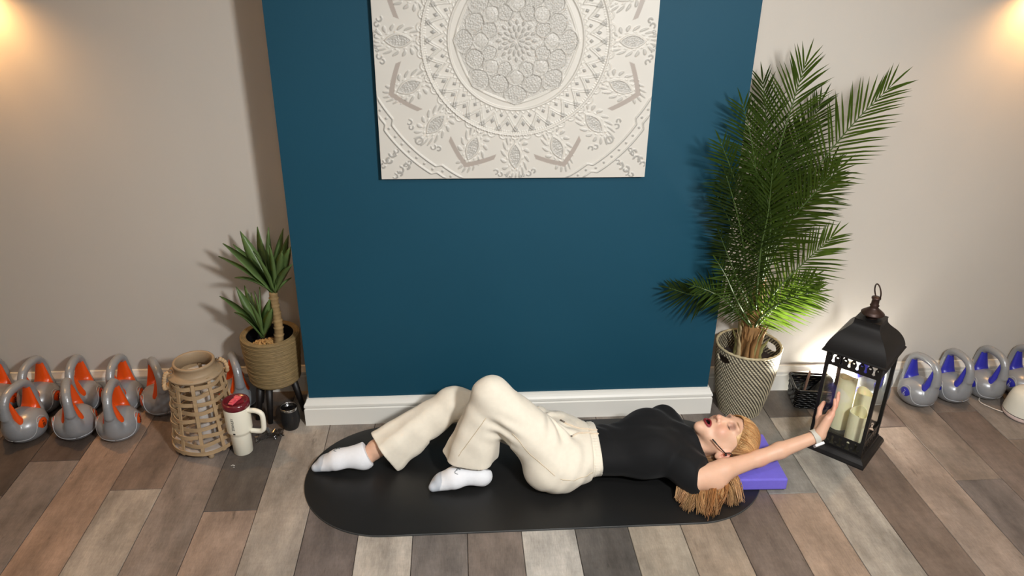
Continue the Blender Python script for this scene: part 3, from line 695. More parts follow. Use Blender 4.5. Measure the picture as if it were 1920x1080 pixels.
# black top -------------------------------------------------------------
def tee_sdf():
    s = SDF((0.46, 2.20, 0.004), (1.04, 2.76, 0.34), 0.0035)
    s.cone((0.50, 2.475, 0.100), (0.70, 2.47, 0.108), 0.088, 0.098, 0.04, flat=(1, 1.36, 0.92)); s.ell((0.755, 2.47, 0.112), (0.145, 0.150, 0.094), 0.05)
    s.ell((0.755, 2.395, 0.165), (0.085, 0.070, 0.060), 0.05); s.ell((0.760, 2.545, 0.167), (0.085, 0.070, 0.062), 0.05)
    s.cone((0.865, 2.33, 0.106), (0.865, 2.61, 0.106), 0.058, 0.058, 0.05); s.ell((0.86, 2.470, 0.112), (0.085, 0.13, 0.072), 0.04)
    s.cone((0.865, 2.33, 0.106), SH+(EL-SH)*0.30, 0.066, 0.056, 0.03); s.ell((0.90, 2.295, 0.078), (0.060, 0.050, 0.055), 0.03)
    s.cone((0.865, 2.61, 0.112), (0.77, 2.622, 0.090), 0.060, 0.054, 0.03); s.ell((0.835, 2.615, 0.165), (0.05, 0.035, 0.035), 0.04)
    # neckline and sleeve openings
    s.cone((0.845, 2.462, 0.108), (0.955, 2.460, 0.128), 0.092, 0.066, 0.03); s.plane((0.950, 2.46, 0.135), (0.90, 0.0, 0.44), 0.006)
    s.cone((0.93, 2.460, 0.130), (1.02, 2.458, 0.150), 0.054, 0.070, 0.006, '-')
    ax = (EL-SH)/np.linalg.norm(EL-SH); c = SH+ax*0.005+np.array((0, -0.035, 0))
    n = ax*0.66+np.array((-0.12, -0.66, 0.12)); n /= np.linalg.norm(n)
    sl, (x, y, z) = s.loc(c+np.array((-0.09, -0.13, -0.12)), c+np.array((0.16, 0.06, 0.13))); d = (x-c[0])*n[0]+(y-c[1])*n[1]+(z-c[2])*n[2]; s.put(sl, (-d).astype(np.float32)+np.zeros_like(s.D[sl]), 0.006, '-')
    s.cone((0.66, 2.70, 0.06), (0.69, 2.690, 0.065), 0.030, 0.030, 0.004, '-')
    def wr(x, y, z):
        w1 = np.clip((0.66-x)/0.12, 0, 1)
        return 0.0030*np.sin(x*120+(y-2.47)*55+np.sin(y*40)*0.8)*w1*np.clip((y-2.36)/0.1, 0.2, 1)+0.0018*np.sin(x*38+y*60)*np.sin(y*33-x*22+z*25)+0.0024*np.sin((x+y*0.9)*62)*np.clip((x-0.78)/0.08, 0, 1)
    s.disp(wr); s.plane((0, 0, MT+0.001), (0, 0, -1), 0.01)
    return s
adopt(tee_sdf().obj('top', m_tee, None, None, relax=2))

# socks -----------------------------------------------------------------
def sock(name, heel, toe, ankle, lift, label, mark):
    heel = np.array(heel); toe = np.array(toe); ax = toe-heel; Lf = np.linalg.norm(ax); ax /= Lf; up = np.array((0, 0, 1.0)); up -= ax*(up@ax); up /= np.linalg.norm(up); sd = np.cross(up, ax)
    P = lambda a, b, c=0.0: heel+ax*a*Lf+up*b+sd*c
    lo = np.minimum.reduce([heel, toe, ankle])-0.07; hi = np.maximum.reduce([heel, toe, ankle])+0.09; lo[2] = MT-0.01
    s = SDF(lo, hi, 0.0025)
    s.ell(P(0.13, 0.036), (0.038, 0.036, 0.037), 0.02)
    s.cone(P(0.18, 0.042), P(0.60, 0.040), 0.038, 0.041, 0.02, flat=(1, 1, 0.95)); s.cone(P(0.60, 0.036, 0.010), P(0.80, 0.029, 0.008), 0.039, 0.031, 0.02, flat=(1, 1, 0.85)); s.cone(P(0.60, 0.032, -0.014), P(0.78, 0.026, -0.018), 0.034, 0.027, 0.02, flat=(1, 1, 0.85))
    for k, (c, a, r_) in enumerate(((0.022, 0.930, 0.0175), (0.004, 0.915, 0.0145), (-0.011, 0.892, 0.0135), (-0.024, 0.866, 0.0130), (-0.035, 0.832, 0.0125))): s.cone(P(0.72, 0.024, c*0.9), P(a, 0.0180, c), 0.021, r_, 0.010)
    s.cone(P(0.22, 0.045), ankle, 0.038, 0.0395, 0.022); s.cone(P(0.52, 0.048, 0.004), np.array(ankle)*0.6+P(0.3, 0.05)*0.4, 0.033, 0.036, 0.03)
    s.ell(P(0.42, -0.002, 0.020), (0.040, 0.016, 0.012), 0.03, '-')        # arch
    # opening round the ankle
    an = np.array(ankle); n = an-P(0.25, 0.035); n /= np.linalg.norm(n); n2 = n-ax*lift; n2 /= np.linalg.norm(n2)
    s.plane(an-n*(0.010+0.045*lift), n2, 0.004)
    s.plane((0, 0, MT+0.0005), (0, 0, -1), 0.004)
    def col(p):
        a = ((p-heel)@ax)/Lf; b = (p-heel)@up; base = np.array(lin((238, 240, 244))); gr = np.array(lin((184, 192, 202)))
        w = np.clip((a-0.80-0.02*np.sin(b*90))/0.015, 0, 1); w = np.maximum(w, np.clip((0.016-b)/0.004, 0, 1)*np.clip((a-0.50)/0.03, 0, 1)); w = w[:, None]*0.85
        return base*(1-w)+gr*w
    o = adopt(s.obj(name, m_sock, None, col, relax=1)); o['label'] = label
    tb = bvh_of(o); mk = mat('sock_mark_grey', (104, 112, 116), 0.8)
    def proj(a, c):
        org = Vector(P(a, 0.16, c)); hit = tb.ray_cast(org, Vector(-up)); return (hit[0]+hit[1]*0.0010) if hit[0] is not None else Vector(P(a, 0.06, c))
    for ctrl, r_ in mark:
        G().tube([proj(a, c) for a, c in ctrl], r_, 6, flat=0.35).obj('sock_logo', mk, o, True)
arcs = lambda a0, c0: [([(a0+0.058*math.sin(t), c0+0.010+0.008*math.cos(t)) for t in np.linspace(0.2, 2.94, 9)], 0.0016), ([(a0-0.045+0.05*math.sin(t), c0-0.006-0.008*math.cos(t)) for t in np.linspace(0.2, 2.94, 9)], 0.0016),
    ([(a0+0.035, c0-0.016), (a0, c0-0.010), (a0-0.035, c0-0.014)], 0.0028), ([(a0+0.03, c0+0.000), (a0, c0-0.006), (a0-0.03, c0+0.002)], 0.0026)]
sock('sock', (0.112, 2.412, MT), (-0.132, 2.398, MT), (0.060, 2.436, 0.082), 0.05, 'white ankle sock with grey toe and grey logo', arcs(0.52, 0.012))
sock('sock', (-0.352, 2.520, MT+0.012), (-0.598, 2.545, MT), (-0.352, 2.551, 0.090), 0.45, 'white ankle sock with grey toe on outstretched foot', arcs(0.56, -0.010))

# smart watch -------------------------------------------------------------
wa = (W-EL)/np.linalg.norm(W-EL); wc = W-wa*0.020
d0 = -(Pv-wa*(Pv@wa)); d0 /= np.linalg.norm(d0); d1 = np.cross(wa, d0)
R_ = 0.0285
pts = [wc+(d0*math.cos(a)+d1*math.sin(a))*R_ for a in np.linspace(0, 2*math.pi, 36, endpoint=False)]
g = G(); v = []; f = []
for i, a in enumerate(np.linspace(0, 2*math.pi, 36, endpoint=False)):
    dr = d0*math.cos(a)+d1*math.sin(a)
    for rr, ww in ((R_-0.002, -0.011), (R_+0.0015, -0.011), (R_+0.0015, 0.011), (R_-0.002, 0.011)): v.append(wc+dr*rr+wa*ww)
for i in range(36):
    for k in range(4): f.append((i*4+k, i*4+(k+1) % 4, ((i+1) % 36)*4+(k+1) % 4, ((i+1) % 36)*4+k))
strap = adopt(meshobj('watch', v, f, mat('watch_strap_grey', (196, 194, 184), 0.7, noise=0.04, nscale=200), None)); strap['label'] = 'pale grey watch strap with white case'
Mw = Matrix((( *d1, 0), (*wa, 0), (*d0, 0), (0, 0, 0, 1))).transposed(); Mw.translation = Vector(wc+d0*(R_+0.004))
G().box((-0.017, -0.019, -0.006), (0.017, 0.019, 0.005), M=Mw).obj('watch_case', mat('watch_case_white', (232, 234, 236), 0.25), strap, bevel=0.003)
# headset microphone --------------------------------------------------------
def hh(u, f_, l): return Vector((HC.x+u*1.05, HC.y-l*1.04, HC.z+f_*1.04))
g = G().tube(spline((hh(-0.030, 0.004, 0.094), hh(-0.055, 0.030, 0.088), hh(-0.080, 0.055, 0.070)), 10), [0.0022]*7+[0.003, 0.0034, 0.003], 6)
mic = adopt(g.obj('headset_microphone', m_dark, None, True))
g = G(); g.tube(spline((hh(-0.032, 0.006, 0.092), hh(-0.012, 0.006, 0.094), hh(-0.004, -0.016, 0.090), hh(-0.022, -0.034, 0.084)), 12), 0.0022, 6); g.obj('ear_hook', m_dark, mic, True)
g = G(); g.lathe([(0.001, -0.0045), (0.004, -0.0035), (0.0055, 0), (0.004, 0.0035), (0.001, 0.0045)], 12, tuple(hh(-0.028, -0.004, 0.090))); g.obj('ear_piece', m_dark, mic, True)

# hair ------------------------------------------------------------------------
def hair():
    X, Yc, Z = HC
    s = SDF((0.93, 2.33, 0.03), (1.24, 2.60, 0.27), 0.003)
    s.ell((X+0.024, Yc, Z-0.002), (0.106, 0.080, 0.097), 0.01); s.cone((X-0.05, Yc+0.005, Z-0.075), (X-0.10, Yc-0.06, Z-0.085), 0.036, 0.030, 0.03)
    # clear the face: everything in front of the hairline
    s.ell((X-0.060, Yc, Z+0.105), (0.125, 0.085, 0.095), 0.010, '-'); s.cone((X-0.03, Yc-0.10, Z+0.03), (X-0.03, Yc+0.10, Z+0.03), 0.046, 0.046, 0.01, '-')
    for q in (1, -1): s.ell((X-0.036, Yc-0.082*q, Z-0.004), (0.036, 0.022, 0.026), 0.006, '-')
    s.cone((X-0.14, Yc, Z-0.02), (X-0.07, Yc, Z+0.0), 0.06, 0.055, 0.01, '-')
    s.plane((0, 0, MT+0.053), (0, 0, -1), 0.01)
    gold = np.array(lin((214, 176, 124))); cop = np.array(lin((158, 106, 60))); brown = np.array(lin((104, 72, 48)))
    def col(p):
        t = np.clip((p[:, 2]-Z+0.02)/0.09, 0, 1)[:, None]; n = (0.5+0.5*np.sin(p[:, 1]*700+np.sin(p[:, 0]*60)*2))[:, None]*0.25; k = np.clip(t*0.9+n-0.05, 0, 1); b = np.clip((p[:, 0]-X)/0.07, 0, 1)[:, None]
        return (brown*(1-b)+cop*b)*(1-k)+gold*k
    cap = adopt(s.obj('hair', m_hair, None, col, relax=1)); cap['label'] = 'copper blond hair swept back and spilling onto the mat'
    # strands lying over the cap
    V = []; F = []; C = []
    def strand(pts, r0, r1, c):
        g = G(); n = len(pts); g.tube(pts, [r0+(r1-r0)*(i/(n-1))**1.6 for i in range(n)], 4, caps=False); k = len(V)
        V.extend(g.v); F.extend(tuple(i+k for i in q) for q in g.f); C.extend([c]*len(g.v))
    rad = Vector((0.112, 0.085, 0.102)); cen = Vector((X+0.024, Yc, Z-0.002))
    hl = [(-0.20, -0.05, 1.0), (0.0, 0.26, 0.97), (0.16, 0.62, 0.78), (0.30, 0.84, 0.42), (0.36, 0.92, 0.0), (0.30, 0.84, -0.42), (0.16, 0.62, -0.78), (0.0, 0.26, -0.97)]
    hs = spline(hl, 60)
    ends = spline([(0.15, -0.95, 0.75), (0.45, -0.90, 0.55), (0.62, -0.85, 0.1), (0.45, -0.90, -0.55), (0.15, -0.95, -0.75)], 60)
    for k in range(900):
        i = rng.random(); a = hs[min(int(i*59.99), 59)].normalized(); b = ends[min(int(np.clip(i+rng.normal(0, 0.05), 0, 0.999)*59.99), 59)].normalized()
        t0 = rng.random()**3*0.5-0.04; t1 = min(1, t0+0.45+rng.random()*0.5); infl = 1.0+rng.random()*0.025; P_ = []
        for t in np.linspace(t0, t1, 9):
            d = a.lerp(b, t); mid = Vector((0.9, 0.25, 0.5*(a.z+b.z)*1.2)); d = d+mid*math.sin(math.pi*t)*0.55; d.normalize()
            q = cen+Vector((d.x*rad.x, -d.z*rad.y, d.y*rad.z))*infl; q.z = max(q.z, MT+0.055); P_.append(q)
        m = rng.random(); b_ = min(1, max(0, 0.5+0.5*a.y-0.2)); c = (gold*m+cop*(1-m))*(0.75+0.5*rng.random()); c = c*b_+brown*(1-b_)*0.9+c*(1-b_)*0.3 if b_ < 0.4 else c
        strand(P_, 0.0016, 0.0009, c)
    # the fan of hair on the mat, drawn under the arm and shoulder
    tips = spline([(0.815, 2.262), (0.830, 2.225), (0.865, 2.198), (0.905, 2.175), (0.945, 2.178), (0.955, 2.195)], 60); roots = spline([(0.93, 2.36), (0.95, 2.37), (0.97, 2.375), (0.99, 2.38), (1.0, 2.385), (1.02, 2.39)], 60)
    tips2 = spline([(0.975, 2.245), (1.005, 2.235), (1.02, 2.225), (1.055, 2.232), (1.070, 2.240)], 60); roots2 = spline([(0.99, 2.37), (1.01, 2.375), (1.02, 2.38), (1.03, 2.38), (1.04, 2.385)], 60)
    for k in range(46):                                    # locks
        if k < 31: i = min(int((k+rng.random())/31*60), 59); tp = tips[i]; rt = roots[min(59, max(0, i+int(rng.normal(0, 5))))]
        else: i = min(int((k-31+rng.random())/15*60), 59); tp = tips2[i]; rt = roots2[min(59, max(0, i+int(rng.normal(0, 6))))]
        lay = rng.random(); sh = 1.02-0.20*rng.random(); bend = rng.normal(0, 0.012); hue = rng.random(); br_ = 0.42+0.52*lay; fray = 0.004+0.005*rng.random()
        A0 = Vector((rt.x, rt.y, MT+0.040+0.022*lay)); B0 = Vector((tp.x, tp.y, MT+0.004+0.010*lay)); B0 = A0+(B0-A0)*sh; B0.z = MT+0.004+0.012*lay
        dv = (B0-A0); sdv = Vector((-dv.y, dv.x, 0)).normalized()
        for q in range(34):
            A = A0+Vector((rng.normal(0, 0.006), rng.normal(0, 0.004), rng.normal(0, 0.003))); B = B0+sdv*rng.normal(0, fray)+dv*rng.normal(0, 0.05); B.z = max(MT+0.002, B0.z+rng.normal(0, 0.003))
            o1 = sdv*(rng.normal(0, 0.005)+bend*0.8); o2 = sdv*(rng.normal(0, 0.005)+bend); up_ = 0.012+0.020*lay
            M1 = A.lerp(B, 0.40)+o1+Vector((0, 0, up_)); M2 = A.lerp(B, 0.74)+o2+Vector((0, 0, up_*0.75))
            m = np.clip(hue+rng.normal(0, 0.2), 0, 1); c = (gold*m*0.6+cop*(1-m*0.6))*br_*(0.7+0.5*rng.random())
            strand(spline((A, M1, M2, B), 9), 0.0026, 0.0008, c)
    # dark hair tucked under the neck
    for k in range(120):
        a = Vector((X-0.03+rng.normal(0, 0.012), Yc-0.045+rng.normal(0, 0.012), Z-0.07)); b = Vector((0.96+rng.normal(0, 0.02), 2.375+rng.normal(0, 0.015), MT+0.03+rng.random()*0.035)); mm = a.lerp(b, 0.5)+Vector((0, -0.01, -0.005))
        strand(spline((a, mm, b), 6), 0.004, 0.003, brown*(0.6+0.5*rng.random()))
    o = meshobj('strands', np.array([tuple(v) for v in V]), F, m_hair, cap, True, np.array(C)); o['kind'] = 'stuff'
hair()
# ------------------------------------------------------------------ kettlebells
m_kgrey = mat('kettlebell_grey_vinyl', (150, 153, 157), 0.30, 0.2, noise=0.03, nscale=20, spec=0.5)
m_orange = mat('orange_plastic', (226, 82, 20), 0.28, noise=0.02, spec=0.5)
m_blue = mat('blue_plastic', (50, 52, 168), 0.30, noise=0.02, spec=0.5)
m_knum_d = mat('number_dark', (70, 40, 24), 0.6); m_knum_l = mat('number_pale', (176, 178, 210), 0.6)
def kb_body():
    s = SDF((-0.125, -0.125, -0.01), (0.125, 0.125, 0.295), 0.003)
    s.ell((0, 0, 0.066), (0.089, 0.094, 0.070), 0.01); s.ell((0, 0, 0.040), (0.074, 0.078, 0.046), 0.03)
    H_ = spline([(0, 0.074, 0.070), (0, 0.083, 0.120), (0, 0.087, 0.165), (0, 0.080, 0.207), (0, 0.058, 0.236), (0, 0.028, 0.247), (0, 0.0, 0.249)], 22)
    for q in (-1, 1):
        for i in range(21):
            r_ = lambda k: 0.0185+0.020*max(0, 1-k/10)**1.6
            a_, b_ = H_[i], H_[i+1]; s.cone((0, a_.y*q, a_.z), (0, b_.y*q, b_.z), r_(i), r_(i+1), 0.012 if i < 3 else 0.0015, flat=(1, 0.70, 1) if i < 6 else None)
    s.plane((0, 0, 0.0), (0, 0, -1), 0.012)
    return s.mesh()
def kb_insert():
    s = SDF((-0.06, -0.0, 0.07), (0.06, 0.11, 0.25), 0.0025)
    s.cone((0, 0.064, 0.214), (0, 0.056, 0.108), 0.0165, 0.044, 0.01, flat=(1, 0.50, 1)); s.ell((0, 0.048, 0.118), (0.036, 0.024, 0.018), 0.012)
    s.cone((0, 0.048, 0.214), (0, 0.022, 0.140), 0.0020, 0.0030, 0.003, '-')
    return s.mesh()
KB, KI = kb_body(), kb_insert()
kb_bvh = BVHTree.FromPolygons([Vector(p) for p in KB[0]], [tuple(int(i) for i in q) for q in KB[1]])
from mathutils import geometry
me_body = me_ins = None
def mesh_from(name, pq, m, flipy=False):
    p, q = pq
    if flipy: p = p*np.array((1, -1, 1)); q = q[:, ::-1]
    me = bpy.data.meshes.new(name); me.from_pydata(p.tolist(), [], q.tolist()); me.polygons.foreach_set('use_smooth', [True]*len(q)); me.materials.append(m); me.update(); return me
def share(name, me, parent): return link(bpy.data.objects.new(name, me), parent)
def ell_pt(y, z):            # x of the body surface at (y, z)
    t = 1-(y/0.094)**2-((z-0.066)/0.070)**2; return 0.0895*math.sqrt(max(t, 0.0))
def kettlebell_set(mcol, mnum, number):
    M_ = {'body': mesh_from('kettlebell_body', KB, m_kgrey), 'i0': mesh_from('kettlebell_insert', KI, mcol), 'i1': mesh_from('kettlebell_insert', KI, mcol, True)}
    for sgn in (1, -1):
        g = G(); g.lathe([(0.031, -0.014), (0.031, -0.003), (0.0275, -0.0012), (0.019, 0.0022), (0.010, 0.0042), (0.001, 0.0048)], 28, caps=False)
        R = Matrix.Rotation(math.pi/2*sgn, 4, 'Y'); R.translation = (0.0865*sgn, 0, 0.070); g.v = [R @ Vector(v) for v in g.v]
        o = g.obj('tmp', mcol, None, True); M_['e%d' % sgn] = o.data; bpy.data.objects.remove(o)
        g = G(); g.tube([R @ Vector((0.031*math.cos(a), 0.031*math.sin(a), -0.0035)) for a in np.linspace(0, 2*math.pi, 28, endpoint=False)], 0.0028, 6, closed=True); o = g.obj('tmp', m_kgrey, None, True); M_['r%d' % sgn] = o.data; bpy.data.objects.remove(o)
        T = R @ Matrix.Rotation(math.pi/2 if sgn > 0 else -math.pi/2, 4, 'Z'); T.translation = (0.0912*sgn, 0, 0.066)
        o = text_mesh('weight_number', number, 0.034, mnum, None, T); M_['t%d' % sgn] = o.data; bpy.data.objects.remove(o)
        T2 = T.copy(); T2.translation = (0.0898*sgn, 0, 0.086); o = text_mesh('weight_unit', 'kg', 0.011, mnum, None, T2); M_['k%d' % sgn] = o.data; bpy.data.objects.remove(o)
    # moulded seam line that swings round each emblem and under the handle
    for sgn in (1, -1):
        pts = []
        for t in np.linspace(-1, 1, 64):
            y = t*0.088; z = 0.030+0.076*math.exp(-(abs(t)**3)/0.10)
            hit = kb_bvh.ray_cast(Vector((0.3*sgn, y, z)), Vector((-sgn, 0, 0)))
            if hit[0] is not None: pts.append(tuple(hit[0]))
        g = G(); g.tube(pts, 0.0020, 6); o = g.obj('tmp', mat('kettlebell_seam_grey', (176, 179, 183), 0.35), None, True); M_['s%d' % sgn] = o.data; bpy.data.objects.remove(o)
    return M_
SET_O = kettlebell_set(m_orange, m_knum_d, '8'); SET_B = kettlebell_set(m_blue, m_knum_l, '6')
def kettlebell(x, y, deg, SET, label, group, sc=1.0):
    e = tag(empty('kettlebell', (x, y, 0), math.radians(deg)), label, 'kettlebell', group); e.scale = (sc, sc, sc)
    b = share('bell_body', SET['body'], e)
    share('handle_insert', SET['i0'], e); share('handle_insert', SET['i1'], e)
    for sgn in (1, -1):
        q = share('emblem', SET['e%d' % sgn], e); share('weight_number', SET['t%d' % sgn], q); share('weight_unit', SET['k%d' % sgn], q); share('emblem_rim', SET['r%d' % sgn], q); share('seam', SET['s%d' % sgn], e)
    return e
go, gb = 'orange and grey kettlebells by the left wall', 'blue and grey kettlebells by the right wall'
for x, y, d, lb in (
    (-1.845, 2.840, -10, 'orange and grey kettlebell in the front row, leftmost, emblem facing right'),
    (-1.642, 2.846, 22, 'orange and grey kettlebell in the front row, middle of the three'),
    (-1.455, 2.826, 8, 'orange and grey kettlebell in the front row, nearest the wicker lantern'),
    (-2.060, 3.036, -8, 'orange and grey kettlebell in the back row cut off by the left picture edge'),
    (-1.878, 3.038, -4, 'orange and grey kettlebell against the wall behind the leftmost front one'),
    (-1.695, 3.040, 6, 'orange and grey kettlebell against the wall behind the middle front one'),
    (-1.515, 3.036, 0, 'orange and grey kettlebell against the wall behind the front one nearest the lantern'),
    (-1.340, 3.010, 32, 'shaded orange and grey kettlebell right behind the wicker lantern'),
    (-1.005, 3.036, 24, 'orange and grey kettlebell behind the cream tumbler and beside the rope planter')):
    kettlebell(x, y, d, SET_O, lb, go, 0.96)
for x, y, d, lb in (
    (2.128, 2.895, -164, 'blue and grey kettlebell nearest the black lantern, emblem facing left'),
    (2.310, 2.920, -174, 'blue and grey kettlebell second from the black lantern'),
    (2.488, 2.938, -174, 'blue and grey kettlebell third from the black lantern'),
    (2.672, 2.940, -166, 'blue and grey kettlebell behind the white dome at the right picture edge'),
    (1.905, 2.915, -158, 'blue and grey kettlebell seen through the glass of the black lantern')):
    kettlebell(x, y, d, SET_B, lb, gb, 0.92)

# ------------------------------------------------------------------ wicker lantern on the left
def wicker_lantern():
    m_w = mat('bamboo_cane', (172, 146, 112), 0.6, noise=0.16, nscale=14, stretch=(1, 1, 4)); m_w2 = mat('turned_pale_wood', (160, 138, 110), 0.55, noise=0.12, nscale=10)
    e = tag(empty('wicker_lantern', (-1.072, 2.758, 0.0), 0.25), 'tapered slatted bamboo lantern with open wooden collar and rope handle', 'lantern')
    zb, zt = 0.030, 0.348; rad = lambda z: 0.133-0.034*((z-zb)/(zt-zb))
    for k in range(10):
        a = 2*math.pi*k/10+0.22
        pts = [((rad(z))*math.cos(a), rad(z)*math.sin(a), z) for z in np.linspace(zb-0.008, zt+0.006, 8)]
        G().ribbon(pts, lambda i: (-math.sin(a)*0.0068, math.cos(a)*0.0068, 0), 0.006).obj('upright_slat', m_w, e)
    for j in range(9):
        z = zb+0.004+j*0.0360; r = rad(z); n = 72; ph = j % 2; v = []; f = []
        for i in range(n):
            a = 2*math.pi*i/n; w = 0.0048*math.cos(5*(a-0.22)+math.pi*ph) if 0 < j else 0.004
            for dr, dz in ((-0.0016, -0.0085), (0.0016, -0.0085), (0.0016, 0.0085), (-0.0016, 0.0085)):
                v.append(((r+w+dr)*math.cos(a), (r+w+dr)*math.sin(a), z+dz+0.002*math.sin(5*a+j)))
        for i in range(n):
            for k in range(4): f.append((i*4+k, ((i+1) % n)*4+k, ((i+1) % n)*4+(k+1) % 4, i*4+(k+1) % 4))
        meshobj('hoop_slat', v, f, m_w, e)
    G().lathe([(0.078, 0.342), (0.106, 0.343), (0.108, 0.347), (0.107, 0.352), (0.084, 0.356), (0.080, 0.360), (0.079, 0.386), (0.081, 0.388), (0.081, 0.395), (0.079, 0.398), (0.073, 0.398), (0.070, 0.395), (0.070, 0.345), (0.078, 0.342)], 48, caps=False).obj('collar', m_w2, e, True); autosmooth(e.children[-1], 0.5)
    G().lathe([(0.128, 0.020), (0.132, 0.028), (0.120, 0.033)], 40).obj('base_board', mat('lantern_base_board', (196, 184, 174), 0.6, noise=0.05), e)
    for k in range(4):
        a = -1.45+math.pi/2*k; G().lathe([(0.009, 0.0), (0.012, 0.004), (0.012, 0.018), (0.008, 0.022)], 14, (0.122*math.cos(a), 0.122*math.sin(a), 0)).obj('foot', m_w2, e, True)
    # glass cylinder
    G().lathe([(0.066, 0.036), (0.066, 0.300), (0.064, 0.300), (0.064, 0.036)], 40, caps=False).obj('glass_cylinder', glass_mat('lantern_glass', (252, 252, 252), alpha_mix=0.95), e, True)
    # eyelets and the rope handle hanging down one side
    aL, aR = math.radians(196), math.radians(16)
    for a in (aL, aR):
        p = Vector((0.092*math.cos(a), 0.092*math.sin(a), 0.372)); G().tube([p+Vector((0.008*math.cos(t)*math.cos(a), 0.008*math.cos(t)*math.sin(a), 0.008*math.sin(t))) for t in np.linspace(0, 6.28, 14, endpoint=False)], 0.0022, 6, closed=True).obj('eyelet', mat('eyelet_steel', (150, 140, 130), 0.3, 0.9), e, True)
    m_rope = mat('jute_rope', (190, 160, 122), 0.9, noise=0.2, nscale=120)
    L_ = spline([(0.098*math.cos(aL), 0.098*math.sin(aL), 0.374), (0.112*math.cos(aL), 0.112*math.sin(aL), 0.366), (0.121*math.cos(aL), 0.121*math.sin(aL), 0.335), (0.120*math.cos(aL), 0.120*math.sin(aL), 0.305), (-0.085, 0.098, 0.280), (0.00, 0.130, 0.270), (0.085, 0.100, 0.280), (0.121*math.cos(aR), 0.121*math.sin(aR), 0.310), (0.119*math.cos(aR), 0.119*math.sin(aR), 0.350), (0.098*math.cos(aR), 0.098*math.sin(aR), 0.374)], 90)
    G().tube(L_, [0.0085+0.0012*math.sin(i*1.9) for i in range(90)], 8).obj('rope_handle', m_rope, e, True)
    # candle inside
    c = tag(empty('pillar_candle', (-1.068, 2.760, 0.034)), 'white pillar candle inside the bamboo lantern', 'candle', 'candles in lanterns')
    mw = mat('white_wax', (226, 220, 214), 0.5, noise=0.03, sss=0.1)
    G().lathe([(0.034, 0), (0.035, 0.004), (0.035, 0.205), (0.032, 0.211), (0.024, 0.205), (0.001, 0.203)], 36).obj('wax', mw, c, True); G().tube([(0, 0, 0.202), (0.001, 0, 0.216)], 0.0015, 6).obj('wick', m_dark, c)
wicker_lantern()

